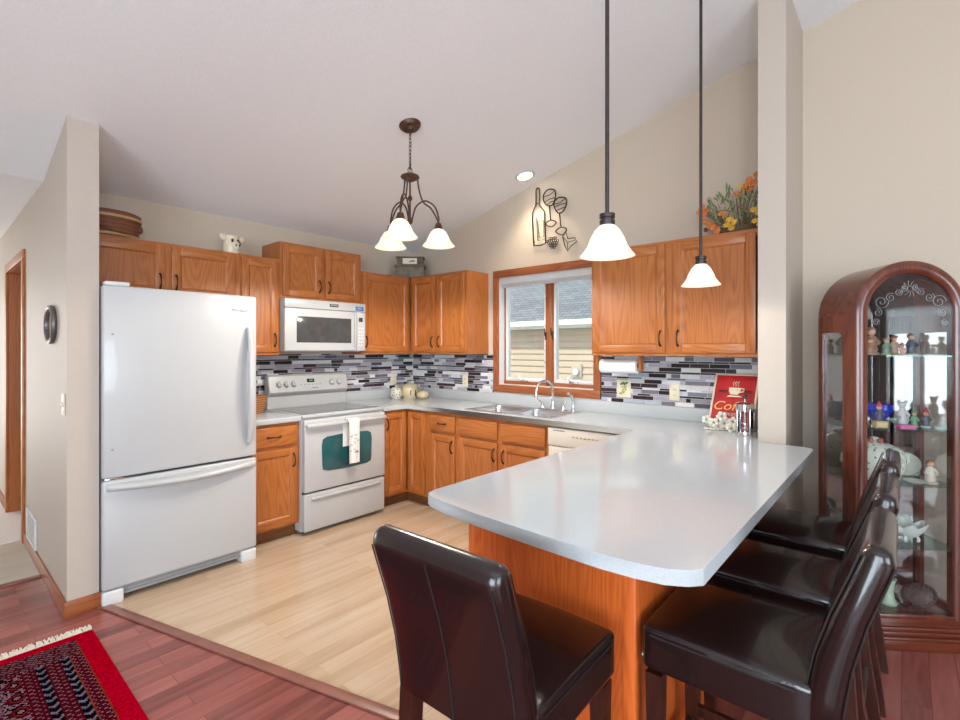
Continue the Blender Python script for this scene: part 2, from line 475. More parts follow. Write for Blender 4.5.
m = MB(); m.box(-3.6, -0.03, 0.0, -3.073, 0.02, 0.008, 0.003); m.build('hall_threshold', strip_mat, floor)

m = MB()
m.faces([(XL - .2, 0, Z0), (.15, 0, Z0), (.15, RY, RZ), (XL - .2, RY, RZ), (XL - .2, YB - .15, ZB), (.15, YB - .15, ZB)], [(0, 1, 2, 3), (3, 2, 5, 4)])
t_ = 0.1
m.faces([(XL - .2, 0, Z0 + t_), (.15, 0, Z0 + t_), (.15, RY, RZ + t_), (XL - .2, RY, RZ + t_), (XL - .2, YB - .15, ZB + t_), (.15, YB - .15, ZB + t_)], [(0, 3, 2, 1), (3, 4, 5, 2)])
m.faces([(XL - .2, 0, Z0), (-2.93, 0, Z0), (-2.93, 4.7, Z0), (XL - .2, 4.7, Z0), (XL - .2, 0, Z0 + .1), (-2.93, 0, Z0 + .1), (-2.93, 4.7, Z0 + .1), (XL - .2, 4.7, Z0 + .1)], [(0, 3, 2, 1), (4, 5, 6, 7), (1, 2, 6, 5), (2, 3, 7, 6), (3, 0, 4, 7)])
ceil = struct('ceiling', m, ceil_m, 'white vaulted ceiling rising from the stove wall', 'ceiling')

m = MB(); m.box(-2.95, 0.0, 0.0, 0.15, 0.14, Z0 + .02)
wall_back = struct('wall_back', m, wall_m, 'beige wall behind the refrigerator and stove', 'wall')

WY0, WY1, WZ0, WZ1 = -1.204, -2.190, 1.082, 2.085
m = MB(); X0, X1 = 0.0, 0.15
m.prism([(0.14, 0), (0.14, cz(0)), (WY0, cz(WY0)), (WY0, 0)], X0, X1, 'yz')
m.prism([(WY0, WZ1), (WY0, cz(WY0)), (WY1, cz(WY1)), (WY1, WZ1)], X0, X1, 'yz')
m.prism([(WY0, 0), (WY0, WZ0), (WY1, WZ0), (WY1, 0)], X0, X1, 'yz')
m.prism([(WY1, 0), (WY1, cz(WY1)), (RY, RZ), (YB - .15, ZB), (YB - .15, 0)], X0, X1, 'yz')
wall_right = struct('wall_right', m, wall_m, 'beige gable wall with the kitchen window', 'wall')

m = MB()
m.prism([(-3.455, 0), (-3.455, cz(-3.455) + .03), (-3.586, cz(-3.586) + .03), (-3.586, 0)], -0.557, 0.0, 'yz')
stub = struct('wall_partition', m, wall_b, 'pale full-height wall stub at the end of the peninsula', 'wall')

# left wall with the doorway in its hall side
DY0, DY1, DZ = 0.83, 1.80, 2.09
m = MB()
m.prism([(-0.73, 0), (-0.73, cz(-0.73) + .02), (0, Z0 + .02), (DY0, Z0 + .02), (DY0, 0)], -3.06, -2.922, 'yz')
m.box(-3.06, DY0, DZ, -2.922, DY1, Z0 + .02); m.box(-3.06, DY1, 0, -2.922, 4.6, Z0 + .02)
wall_left = struct('wall_left', m, wall_b, 'pale wall end beside the refrigerator running back along the hall', 'wall')
m = MB(); m.box(-3.9, 4.6, 0, -2.9, 4.7, Z0 + .05); m.box(XL - .1, 4.6, 0, -5.2, 4.7, Z0 + .05); m.box(-5.2, 4.6, 2.2, -3.9, 4.7, Z0 + .05)
struct('wall_hall', m, wall_b, 'pale end wall of the hall', 'wall')
area('hall_fill_light', (-4.55, 4.75, 1.2), (math.radians(-90), 0, 0), 1.2, 2.0, 28, (1.0, 0.95, 0.88))  # added unseen light behind the end wall opening, brightens the hall

# rear walls with wide windows behind the camera
m = MB()
m.prism([(YB - .15, 0), (4.7, 0), (4.7, Z0), (0, Z0), (RY, RZ), (YB - .15, ZB)][:2] + [(4.7, 0.42), (YB - .15, 0.42)], XL - .12, XL, 'yz')
m.prism([(YB - .15, 2.48), (4.7, 2.48), (4.7, Z0 + .02), (0, Z0 + .02), (RY, RZ), (YB - .15, ZB)], XL - .12, XL, 'yz')
m.box(XL - .12, YB - .15, .42, XL, -6.75, 2.48); m.box(XL - .12, -3.25, .42, XL, 4.7, 2.48)
struct('wall_side', m, wall_l, 'pale wall of the living room behind the camera', 'wall')
m = MB()
m.box(XL - .12, YB - .12, 0, 0.15, YB, .42); m.box(XL - .12, YB - .12, 2.48, 0.15, YB, ZB + .02)
m.box(XL - .12, YB - .12, .42, -6.1, YB, 2.48); m.box(-2.6, YB - .12, .42, .15, YB, 2.48)
struct('wall_front', m, wall_l, 'pale front wall of the living room behind the camera', 'wall')

for k, (ax, lo, hi) in enumerate((('y', -6.75, -3.25), ('x', -6.1, -2.6))):
    m = MB(); nb = 3
    def fb(a, z0, b, z1, dp=0.05):
        if ax == 'y': m.box(XL - .11, a, z0, XL - .11 + dp, b, z1, .004)
        else: m.box(a, YB - .11, z0, b, YB - .11 + dp, z1, .004)
    fb(lo, .42, hi, .48); fb(lo, 2.42, hi, 2.48)
    for i in range(nb + 1):
        c = lo + .03 + (hi - lo - .06) * i / nb; fb(c - .03, .42, c + .03, 2.48)
    wn = struct('window_%d' % (k + 2), m, white_pl, 'white framed wide window of the living room behind the camera', 'window')
    # curtains beside the windows
    for j, c0 in enumerate((lo - .28, lo + .13, (lo + hi) / 2 - .2, hi - .42)):
        m = MB()
        def fn(u, v):
            t = c0 + .40 * u; nip = 1 - .55 * math.exp(-((v - .42) / .18) ** 2)
            t = c0 + .2 + (t - c0 - .2) * nip; o_ = .09 + .025 * math.sin(u * 40)
            return (XL + o_, t, .35 + 2.2 * v) if ax == 'y' else (t, YB + o_, .35 + 2.2 * v)
        m.sheet(fn, 60, 10, .002)
        if j: tag(m.build('curtain', sheer), 'white tied curtain at a living room window behind the camera', 'curtain', 'white living room curtains')
        else: tag(m.build('curtain', drape), 'dark brown drape added behind the camera to darken the curio reflection', 'curtain', 'brown living room drapes')

for c0, c1, mt, lb, gr in ((-2.06, -1.86, drape, 'dark brown drape on the front wall behind the camera', 'brown living room drapes'), (-1.84, -1.62, sheer, 'white tied curtain on the front wall behind the camera', 'white living room curtains'), (-1.60, -1.40, drape, 'dark brown drape on the front wall behind the camera', 'brown living room drapes'), (-1.36, -1.02, sheer, 'white tied curtain on the front wall behind the camera', 'white living room curtains')):  # brown drapes are added, unseen, to darken bands of the curio mirror
    m = MB()
    def fn(u, v):
        nip = 1 - (.5 if mt is sheer else 0) * math.exp(-((v - .35) / .16) ** 2); cc = (c0 + c1) / 2
        return (cc + (c0 + (c1 - c0) * u - cc) * nip, YB + .08 + .022 * math.sin(u * 30), .25 + 1.55 * v)
    m.sheet(fn, 50, 12, .002); tag(m.build('curtain', mt), lb, 'curtain', gr)

# baseboards
m = MB()
m.box(-3.073, -0.742, 0, -3.06, DY0 - .075, 0.085, .003)
struct('baseboard_left', m, trim_y, 'oak baseboard along the hall wall', 'baseboard')
m = MB(); m.box(-3.073, -0.743, 0, -2.914, -0.73, 0.085, .003)
struct('baseboard_end', m, trim_x, 'oak baseboard across the wall end by the refrigerator', 'baseboard')
m = MB(); m.box(-0.013, -8.3, 0, 0, -3.59, 0.085, .003)
struct('baseboard_right', m, trim_y, 'oak baseboard behind the curio cabinet', 'baseboard')
m = MB(); m.box(-3.073, DY1 + .075, 0, -3.06, 4.55, 0.085, .003)
struct('baseboard_hall', m, trim_y, 'oak baseboard beyond the hall doorway', 'baseboard')

# hall door in its oak frame
m = MB()
for y0, y1 in ((DY0 - .06, DY0 + .012), (DY1 - .012, DY1 + .06)): m.box(-3.078, y0, 0, -3.058, y1, DZ - .012, .004)
m.box(-3.058, DY1 - .014, 0, -2.93, DY1, DZ); m.box(-3.058, DY0, 0, -2.93, DY0 + .014, DZ)
m.mi = 1; m.box(-3.078, DY0 - .06, DZ - .012, -3.058, DY1 + .06, DZ + .06, .004); m.box(-3.058, DY0, DZ - .014, -2.93, DY1, DZ)
dr = struct('door_1', m, [oak_v, oak_d], 'oak framed doorway in the hall wall', 'door')
m = MB(); m.box(-2.968, DY0 + .014, .01, -2.93, DY1 - .014, DZ - .014, .002)
m.build('door_panel', oak_v, dr)

# ------------------------------------------------------------------ tiled backsplash, set in the walls
TP = [((.72, .71, .71), 8), ((.54, .52, .55), 5), ((.44, .43, .48), 3), ((.38, .40, .46), 1), ((.38, .35, .39), 2), ((.17, .105, .12), 4), ((.11, .065, .075), 2), ((.06, .048, .055), 1), ((.60, .61, .65), 3), ((.24, .22, .27), 1)]
PAL = [c for c, k in TP for _ in range(k)]


def mosaic(fn, length, z0, z1, hole=None):
    """rows of thick and thin tiles; fn(u,z,depth) gives the point on the wall"""
    m = MB(); rnd = random.Random(3); z = z0; k = 0
    hs = [.031, .031, .015, .031, .015]
    while z < z1 - .004:
        h = min(hs[k % 5], z1 - z); k += 1; u = -rnd.random() * .08
        while u < length:
            wd = rnd.choice([.035, .065, .10, .13, .13, .16]) if h > .0151 else rnd.choice([.10, .13, .19])
            a, b = max(u, 0), min(u + wd, length); u += wd
            if b - a < .006: continue
            if hole and any(a < H[1] and b > H[0] and z < H[3] and z + h > H[2] for H in hole):
                for H in hole:
                    if z < H[3] and z + h > H[2]:
                        if a < H[0] < b: b = H[0]
                        elif a < H[1] < b: a = H[1]
                if any(a < H[1] - 1e-6 and b > H[0] + 1e-6 and z < H[3] and z + h > H[2] for H in hole) or b - a < .006: continue
            c = rnd.choice(PAL)
            if h < .0151 and rnd.random() < .5: c = rnd.choice([(.07, .05, .06), (.20, .15, .16), (.14, .11, .13)])
            q = 1.0 + .4 * rnd.random(); m.col = tuple(min(.85, x * q) for x in c)
            g = .0012; e = .0016
            pts = [fn(a + g, z + g, 0), fn(b - g, z + g, 0), fn(b - g, z + h - g, 0), fn(a + g, z + h - g, 0),
                   fn(a + g + e, z + g + e, .004), fn(b - g - e, z + g + e, .004), fn(b - g - e, z + h - g - e, .004), fn(a + g + e, z + h - g - e, .004)]
            m.faces(pts, [(4, 5, 6, 7), (0, 1, 5, 4), (1, 2, 6, 5), (2, 3, 7, 6), (3, 0, 4, 7)])
        z += h
    return m


BS0, BS1 = 1.008, 1.375
m = MB(); m.box(-2.07, -.004, .90, 0, 0, BS1); g1 = m.build('tile_backing', grout, wall_back)
o = mosaic(lambda u, z, dp: (-2.07 + u, -.004 - dp, z), 2.06, BS0, BS1).build('mosaic_tiles', tile_m, wall_back, smooth=1)
m = MB(); m.box(-.004, 0, .90, 0, -1.14, BS1); m.box(-.004, -1.14, .90, 0, -2.25, WZ0 - .05); m.box(-.004, -2.25, .90, 0, -3.455, BS1)
m.build('tile_backing', grout, wall_right)
mosaic(lambda u, z, dp: (-.004 - dp, -.01 - u, z), 3.44, BS0, BS1, [(1.135, 2.235, WZ0 - .055, 3)]).build('mosaic_tiles', tile_m, wall_right, smooth=1)

# ------------------------------------------------------------------ kitchen window
m = MB(); cw = .062
m.box(-.02, WY0 + cw - .007, WZ0 - cw, 0.0, WY0 - .007, WZ1 + cw, .004); m.box(-.02, WY1 + .007, WZ0 - cw, 0, WY1 - cw + .007, WZ1 + cw, .004)
m.mi = 1
m.box(-.021, WY0 + cw - .007, WZ1 - .007, 0, WY1 - cw + .007, WZ1 + cw, .004); m.box(-.021, WY0 + cw - .007, WZ0 - cw, 0, WY1 - cw + .007, WZ0 + .007, .004)
win = struct('window_1', m, [trim_v, trim_y], 'oak cased double casement window above the sink', 'window')
m = MB(); e = .012
m.box(-.002, WY0, WZ0, .15, WY0 - e, WZ1); m.box(-.002, WY1, WZ0, .15, WY1 + e, WZ1); m.box(-.002, WY0, WZ1 - e, .15, WY1, WZ1); m.box(-.002, WY0, WZ0, .15, WY1, WZ0 + e)
m.build('window_jamb', white_pl, win)
m = MB(); ym = (WY0 + WY1) / 2 - .026
m.box(.06, ym + .034, WZ0 + e, .12, ym - .022, WZ1 - e, .004)
m.mi = 1
m.box(.06, WY0 - e, WZ0 + e, .12, WY1 + e, WZ0 + e + .03, .003)
m.build('window_mullion', [trim_v, trim_y], win)
for a, b in ((WY0 - e, ym + .034), (ym - .022, WY1 + e)):
    m = MB(); f = .032
    m.box(.075, a, WZ0 + .042, .125, a - f, WZ1 - e, .004); m.box(.075, b, WZ0 + .042, .125, b + f, WZ1 - e, .004)
    m.box(.075, a - f, WZ0 + .042, .125, b + f, WZ0 + .042 + f, .004); m.box(.075, a - f, WZ1 - e - f, .125, b + f, WZ1 - e, .004)
    m.mi = 1; m.box(.068, a, WZ0 + .042, .076, a - .014, WZ1 - e, .002); m.box(.068, b, WZ0 + .042, .076, b + .014, WZ1 - e, .002)
    sh = m.build('window_sash', [white_pl, trim_v], win)
    m = MB(); m.box(.098, a - f, WZ0 + .074, .101, b + f, WZ1 - e - f); m.build('window_pane', pane_m, sh)
    c = (a + b) / 2
    m = MB(); m.box(.045, c + .04, WZ0 + e + .03, .07, c - .04, WZ0 + e + .045, .004); m.cyl((.05, c, WZ0 + .05), (.02, c, WZ0 + .062), .008)
    m.tube([(.022, c, WZ0 + .06), (.018, c + .025, WZ0 + .075), (.016, c + .03, WZ0 + .105)], .006); m.build('window_crank', chrome, sh)
for s in (1, -1):
    y = ym + .006 + s * .033
    m = MB(); m.box(.055, y - .007, 1.50, .062, y + .007, 1.57, .002); m.tube([(.055, y, 1.53), (.04, y, 1.545), (.036, y, 1.60)], .005); m.build('window_latch', bronze, win)
m = MB(); m.box(.012, WY0 - e - .004, WZ1 - e - .05, .055, WY1 + e + .004, WZ1 - e, .004)
for i in range(4): m.box(.016, WY0 - e - .006, WZ1 - .068 - .009 * i, .05, WY1 + e + .006, WZ1 - .062 - .009 * i, .001)
m.build('window_blind', white_pl, win)

# neighbouring house outside
nh = thing('neighbouring_house', 'beige sided house with grey shingle roof seen through the kitchen window', 'house', (3.0, 0, -1.2))
m = MB(); z = 0; b_ = .098
while z < 2.95:
    m.prism([(0.0, z), (-.022, z), (-.022, z + .012), (-.002, z + b_), (0.0, z + b_)], -7, 8, 'xz'); z += b_
m.box(0.0, -7, 0, .15, 8, 3.0)
m.build('siding_wall', plain('vinyl_siding', (0.58, 0.46, 0.35), .7, noise=.03), nh)
m = MB(); m.box(-.22, -7, 2.94, 0.0, 8, 2.965); m.box(-.24, -7, 2.93, -.22, 8, 3.06, .003); m.build('eave', plain('white_eave', (.78, .76, .70), .6), nh)
m = MB(); m.box(-.32, -7, 2.97, -.24, 8, 3.055, .01); m.build('gutter', plain('gutter_white', (.80, .77, .70), .5), nh)
sm, nt, p = new_mat('grey_shingle')
tc = N(nt, 'ShaderNodeTexCoord'); br = N(nt, 'ShaderNodeTexBrick', i_Scale=1.0); mp = N(nt, 'ShaderNodeMapping'); mp.inputs['Rotation'].default_value = (0, 0, PI / 2)
br.inputs['Brick Width'].default_value = .18; br.inputs['Row Height'].default_value = .075; br.inputs['Mortar Size'].default_value = .006
br.inputs['Color1'].default_value = (.15, .16, .175, 1); br.inputs['Color2'].default_value = (.215, .225, .24, 1); br.inputs['Mortar'].default_value = (.085, .09, .10, 1)
nt.links.new(tc.outputs['Object'], mp.inputs[0]); nt.links.new(mp.outputs[0], br.inputs['Vector']); nt.links.new(br.outputs[0], p.inputs['Base Color']); p.inputs['Roughness'].default_value = .9
m = MB(); m.faces([(-.3, -7, 3.06), (-.3, 8, 3.06), (4.5, 8, 5.9), (4.5, -7, 5.9), (-.3, -7, 3.0), (-.3, 8, 3.0), (4.5, 8, 5.84), (4.5, -7, 5.84)], [(0, 3, 2, 1), (4, 5, 6, 7), (0, 1, 5, 4)])
m.build('roof', sm, nh)
m = MB(); m.box(-.04, -.42, 2.18, 0, -.24, 2.40, .01); m.mi = 1; m.cyl((-.04, -.33, 2.28), (-.075, -.33, 2.28), .05); m.build('wall_vent', [plain('vent_tan', (.5, .46, .38), .6), white_pl], nh)
m = MB(); m.box(.2, -8, -1.3, 12, 9, -1.2); struct('ground', m, plain('lawn', (.10, .14, .05), .95, noise=.3, scale=3), 'grass ground outside the window', 'ground')

# wall fittings on the left wall
t = thing('wall_vent', 'white metal register low on the hall wall', 'vent', (-3.06, .45, .19))
m = MB()
for a, b, c, d in ((-.20, .20, -.105, -.085), (-.20, .20, .085, .105), (-.20, -.18, -.085, .085), (.18, .20, -.085, .085)): m.box(-.012, a, c, 0, b, d, .002)
m.build('frame', white_pl, t)
m = MB()
for i in range(9): m.box(-.007, -.18, -.075 + i * .0185, -.001, .18, -.066 + i * .0185)
m.build('grille', white_pl, t)
t = thing('light_switch', 'ivory switch plate on the wall end near the refrigerator', 'light switch', (-3.06, -.655, 1.12))
m = MB(); m.box(-.006, -.036, -.058, 0, .036, .058, .003); m.build('plate', ivory, t)
m = MB(); m.box(-.014, -.006, -.012, -.005, .006, .012, .002); m.build('toggle', ivory, t)
t = thing('wall_mirror', 'small oval dark framed mirror on the hall wall', 'mirror', (-3.06, -.33, 1.56))
m = MB(); pts = [(-.012, .125 * math.cos(a), .10 * math.sin(a)) for a in [2 * PI * i / 40 for i in range(40)]]
m.tube(pts, .014, closed=True); m.build('frame', plain('pewter', (.14, .13, .12), .4, metal=.5), t)
m = MB(); m.prism([(p[1], p[2]) for p in pts], -.012, -.002, 'yz'); m.build('glass', mirror, t)


# ------------------------------------------------------------------ cabinets (local: width +x, front -y, back y=0)
def pull(parent, x, y, z, vertical=True, L=.096, mat=None):
    m = MB(); h = L / 2; pts = []
    for i in range(13):
        s = -1 + 2 * i / 12; pts.append((s * h, -.024 * (1 - s * s) ** .6 - .002))
    P = [(x, y + b, z + a) if vertical else (x + a, y + b, z) for a, b in pts]
    r = [.006 - .0022 * (1 - abs(-1 + 2 * i / 12)) for i in range(13)]
    m.tube(P, r, 8)
    for a in (-h, h):
        q = (x, y, z + a) if vertical else (x + a, y, z)
        m.ball(q, (.008, .005, .008), 10)
    return m.build('handle', mat or bronze, parent)


def door(parent, x0, x1, z0, z1, y, hx=None, hz=None, horiz=False, name='door', vg=True):
    st = .055; th = .019; m = MB()
    m.box(x0, y - th, z0, x0 + st, y, z1, .003); m.box(x1 - st, y - th, z0, x1, y, z1, .003)
    # flat panel with a sloped inner edge
    a, b, c, d = x0 + st, x1 - st, z0 + st, z1 - st; e = .009; q = .009
    yf = y - th + .001; yi = y - th + q
    m.faces([(a, yf, c), (b, yf, c), (b, yf, d), (a, yf, d), (a + e, yi, c + e), (b - e, yi, c + e), (b - e, yi, d - e), (a + e, yi, d - e)],
            [(0, 1, 5, 4), (1, 2, 6, 5), (2, 3, 7, 6), (3, 0, 4, 7), (4, 5, 6, 7)])
    m.mi = 1
    m.box(x0 + st, y - th, z0, x1 - st, y, z0 + st, .003); m.box(x0 + st, y - th, z1 - st, x1 - st, y, z1, .003)
    o = m.build(name, [oak_v, oak_h], parent)
    if hx is not None: pull(o, hx, y - th, hz)
    return o


def drawer(parent, x0, x1, z0, z1, y, handle=True, name='drawer'):
    m = MB(); m.box(x0, y - .019, z0, x1, y, z1, .006, 3)
    o = m.build(name, oak_h, parent)
    if handle: pull(o, (x0 + x1) / 2, y - .019, (z0 + z1) / 2, False)
    return o


def frame(parent, w, z0, z1, y, doors, d=.019, st=.03, name='face_frame', top=.03, bot=.03):
    """face frame with real gaps behind the doors: outer stiles, rails and stiles between doors"""
    m = MB(); m.box(0, y, z0, st, y + d, z1); m.box(w - st, y, z0, w, y + d, z1)
    xs = sorted({(b1, a2) for (a1, b1) in doors for (a2, b2) in doors if 0 < a2 - b1 < .12})
    for b1, a2 in xs: m.box(b1 - .012, y, z0 + bot, a2 + .012, y + d, z1 - top)
    m.mi = 1; m.box(st, y, z1 - top, w - st, y + d, z1); m.box(st, y, z0, w - st, y + d, z0 + bot)
    return m.build(name, [oak_v, oak_h], parent)


def carcass(parent, w, z0, z1, depth, name='body', top=True):
    m = MB(); m.box(0, -depth, z0, .016, 0, z1); m.box(w - .016, -depth, z0, w, 0, z1); m.box(.016, -.012, z0, w - .016, 0, z1)
    m.mi = 1; m.box(.016, -depth, z0, w - .016, -.012, z0 + .016)
    if top: m.box(.016, -depth, z1 - .016, w - .016, -.012, z1)
    return m.build(name, [oak_v, oak_h], parent)


def upper(name, label, loc, rz, w, h, doors, depth=.305, hpos='b', extra=None):
    t = thing(name, label, 'cabinet', loc, rz)
    carcass(t, w, 0, h, depth - .02)
    frame(t, w, 0, h, -depth, [(a, b) for a, b, s in doors], d=.02, top=.045, bot=.035)
    for a, b, s in doors:
        hx = (b - .028) if s == 'r' else (a + .028)
        door(t, a, b, .022, h - .022, -depth, hx, .022 + .095)
    return t


R90 = -PI / 2
upper('wall_cabinet', 'short double-door oak cabinet above the refrigerator', (-2.920, 0, 1.754), 0, .912, .38, [(.02, .435, 'r'), (.475, .892, 'l')])
upper('wall_cabinet', 'tall narrow single-door oak cabinet between refrigerator and microwave', (-2.007, 0, 1.372), 0, .332, .762, [(.028, .312, 'r')])
upper('wall_cabinet', 'raised double-door oak cabinet directly above the microwave', (-1.674, 0, 1.829), 0, .772, .452, [(.02, .370, 'r'), (.402, .752, 'l')])
upper('wall_cabinet', 'single-door oak cabinet right of the microwave', (-.901, 0, 1.372), 0, .59, .762, [(.016, .565, 'l')])
upper('wall_cabinet', 'corner oak cabinet with two narrow doors left of the window', (0, -.312, 1.372), R90, .767, .762, [(.035, .362, 'r'), (.395, .742, 'l')])
upper('wall_cabinet', 'large double-door oak cabinet right of the window behind the pendant lamps', (0, -2.322, 1.372), R90, 1.131, .762, [(.02, .540, 'r'), (.598, 1.075, 'l')])

BH = .874; BD = .597


def base(name, label, loc, rz, w, doors, drawers, falses=()):
    t = thing(name, label, 'cabinet', loc, rz)
    carcass(t, w, .102, BH, BD - .02, top=not falses)
    frame(t, w, .102, BH, -BD, [(a, b) for a, b, s in doors], d=.02, top=.035, bot=.03)
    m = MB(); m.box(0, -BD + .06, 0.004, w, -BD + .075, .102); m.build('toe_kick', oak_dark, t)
    dz = BH - .025
    if drawers or falses:
        m = MB(); m.box(.0305, -BD + .0012, .685, w - .0305, -BD + .019, .71); m.build('rail', oak_h, t)
    for a, b in drawers: drawer(t, a, b, .71, dz, -BD)
    for a, b in falses: drawer(t, a, b, .71, dz, -BD, False, 'false_front')
    top = .685 if (drawers or falses) else dz
    for a, b, s in doors:
        hx = (b - .028) if s == 'r' else (a + .028)
        door(t, a, b, .122, top, -BD, hx, top - .095)
    return t


base('base_cabinet', 'oak base cabinet with one drawer and door left of the stove', (-2.068, 0, 0), 0, .397, [(.02, .372, 'r')], [(.02, .372)])
base('base_cabinet', 'narrow oak base cabinet with a small drawer beside the sink cabinet', (0, -.90, 0), R90, .343, [(.02, .318, 'r')], [(.02, .318)])
base('base_cabinet', 'wide oak sink cabinet with two doors under the window', (0, -1.243, 0), R90, .894, [(.02, .43, 'r'), (.47, .872, 'l')], [], [(.02, .43), (.47, .872)])
# corner cabinet: two leaves meeting at the inner corner
t = thing('base_cabinet', 'corner oak base cabinet with folding doors right of the stove', 'cabinet', (0, 0, 0))
m = MB(); x0 = -.893
m.box(x0, -BD + .02, .102, x0 + .016, -.018, BH); m.box(x0, -.018, .102, -.006, -.006, BH); m.box(-.018, -.90, .102, -.006, -.018, BH); m.box(-BD + .02, -.90, .102, -.018, -.884, BH)
m.box(x0, -BD, .102, x0 + .03, -BD + .02, BH); m.box(-BD, -.90, .102, -BD + .02, -.84, BH)
m.mi = 1; m.prism([(x0, -BD + .02), (-BD + .02, -BD + .02), (-BD + .02, -.9), (-.018, -.9), (-.018, -.018), (x0, -.018)], .102, .118)
m.box(x0 + .03, -BD, BH - .03, -BD, -BD + .02, BH); m.box(x0 + .03, -BD, .102, -BD + .02, -BD + .02, .122); m.box(-BD, -.84, .102, -BD + .02, -BD, .122); m.box(-BD, -.84, BH - .03, -BD + .02, -BD, BH)
m.build('body', [oak_v, oak_h], t)
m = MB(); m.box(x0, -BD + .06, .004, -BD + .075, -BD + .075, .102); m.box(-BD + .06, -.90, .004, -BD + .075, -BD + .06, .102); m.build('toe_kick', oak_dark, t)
door(t, x0 + .018, -BD - .022, .122, BH - .025, -BD, x0 + .046, BH - .12)
d2 = door(t, .622, .845, .122, BH - .025, -BD); d2.rotation_euler = (0, 0, R90)

# peninsula base: finished oak back and end panel
t = thing('peninsula_base', 'red-oak panelled base under the breakfast bar', 'cabinet', (-2.19, -3.45, 0))
m = MB(); m.box(0, 0.006, .0, .018, .635, BH); m.build('end_panel', oak_pen, t)
m = MB(); m.box(0, -.012, 0, 1.63, .006, BH); m.build('back_panel', oak_pen, t)
m = MB(); m.box(-.006, -.018, 0, .035, .022, BH, .003); m.build('corner_post', oak_pen, t)
m = MB(); m.box(-.004, .618, 0, .02, .642, BH, .002); m.build('corner_trim', oak_pen, t)
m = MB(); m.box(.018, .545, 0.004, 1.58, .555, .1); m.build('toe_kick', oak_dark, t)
m = MB(); m.box(.018, .59, .102, 1.55, .61, BH); m.build('front_frame', oak_v, t)
for i in range(3):
    a = .03 + i * .5
    m = MB(); m.box(a + .01, .61, .122, a + .48, .629, BH - .025, .004); m.build('door', oak_v, t)

# ------------------------------------------------------------------ countertops
CT, CB = .914, .876
t = thing('countertop', 'long grey laminate countertop with the breakfast bar peninsula', 'countertop', (0, 0, 0))
end = [(-.66, -2.792), (-2.30, -2.792)]
# curved bar end
ctrl = [(-2.36, -2.793), (-2.402, -2.805), (-2.422, -2.84), (-2.44, -2.93), (-2.455, -3.08), (-2.464, -3.25), (-2.47, -3.40), (-2.472, -3.50), (-2.466, -3.58), (-2.452, -3.645), (-2.425, -3.69), (-2.398, -3.713)]
end += ctrl + [(-2.392, -3.715), (-.625, -3.715), (-.59, -3.70), (-.575, -3.66), (-.572, -3.588), (-.572, -3.453)]
poly = [(-.893, -.004), (-.893, -.635), (-.66, -.635), (-.640, -.642), (-.635, -.66), (-.635, -2.765), (-.642, -2.785)] + end + [(0, -3.453), (-.004, -.004)]
# sink cut-out as a bridge: split the top in slabs around the bowls
SX0, SX1, SY0, SY1 = -.545, -.115, -1.30, -2.10
m = MB()
def slab(pl, b=0): m.prism(pl, CB, CT, b=b)
slab([(-.893, -.004), (-.893, -.635), (-.66, -.635), (-.642, -.642), (-.635, -.66), (-.635, SY0), (-.004, SY0), (-.004, -.004)])
slab([(-.635, SY0), (-.635, SY1), (SX0, SY1), (SX0, SY0)]); slab([(SX1, SY0), (SX1, SY1), (-.004, SY1), (-.004, SY0)])
slab([(-.004, SY1), (-.635, SY1), (-.635, -2.765), (-.642, -2.785)] + end + [(-.004, -3.453)])
bmesh.ops.remove_doubles(m.bm, verts=m.bm.verts, dist=1e-5)
# drop interior faces shared by neighbouring slabs, then round the top edge
fx = {}
for f in m.bm.faces:
    k = tuple(sorted(v.index for v in f.verts)); 
m.bm.verts.index_update()
for f in m.bm.faces: fx.setdefault(tuple(sorted(v.index for v in f.verts)), []).append(f)
dead = [f for fs in fx.values() if len(fs) > 1 for f in fs]
bmesh.ops.delete(m.bm, geom=dead, context='FACES')
m.bm.normal_update()
ed = [e_ for e_ in m.bm.edges if e_.is_manifold and e_.calc_face_angle(0) > .8 and abs(e_.verts[0].co.z - e_.verts[1].co.z) < 1e-4 and e_.verts[0].co.x < -.02 and e_.verts[1].co.x < -.02
      and e_.verts[0].co.y < -.02 and not (SX0 - .01 < e_.verts[0].co.x < SX1 + .01 and SY1 - .01 < e_.verts[0].co.y < SY0 + .01)]
bmesh.ops.bevel(m.bm, geom=ed, offset=.006, segments=3, affect='EDGES', profile=.5, clamp_overlap=True)
for f in m.bm.faces:
    f.material_index = 0 if f.normal.z > .5 else 1
m.build('top', [lam, lam_edge], t, smooth=30)
m = MB(); m.box(-.893, -.026, CT, -.004, -.006, 1.008, .004); m.box(-.026, -3.45, CT, -.006, -.006, 1.008, .004)
struct('trim_1', m, lam_edge, 'grey laminate upstand along the tiled walls', 'trim')
t = thing('countertop', 'short grey countertop between refrigerator and stove', 'countertop', (-2.068, 0, 0))
m = MB(); m.box(0, -.635, CB, .398, -.004, CT, .006, 3)
for f in m.bm.faces: f.material_index = 0 if f.normal.z > .5 else 1
m.build('top', [lam, lam_edge], t)
m = MB(); m.box(-2.068, -.026, CT, -1.668, -.006, 1.008, .004); struct('trim_2', m, lam_edge, 'grey laminate upstand left of the stove', 'trim')

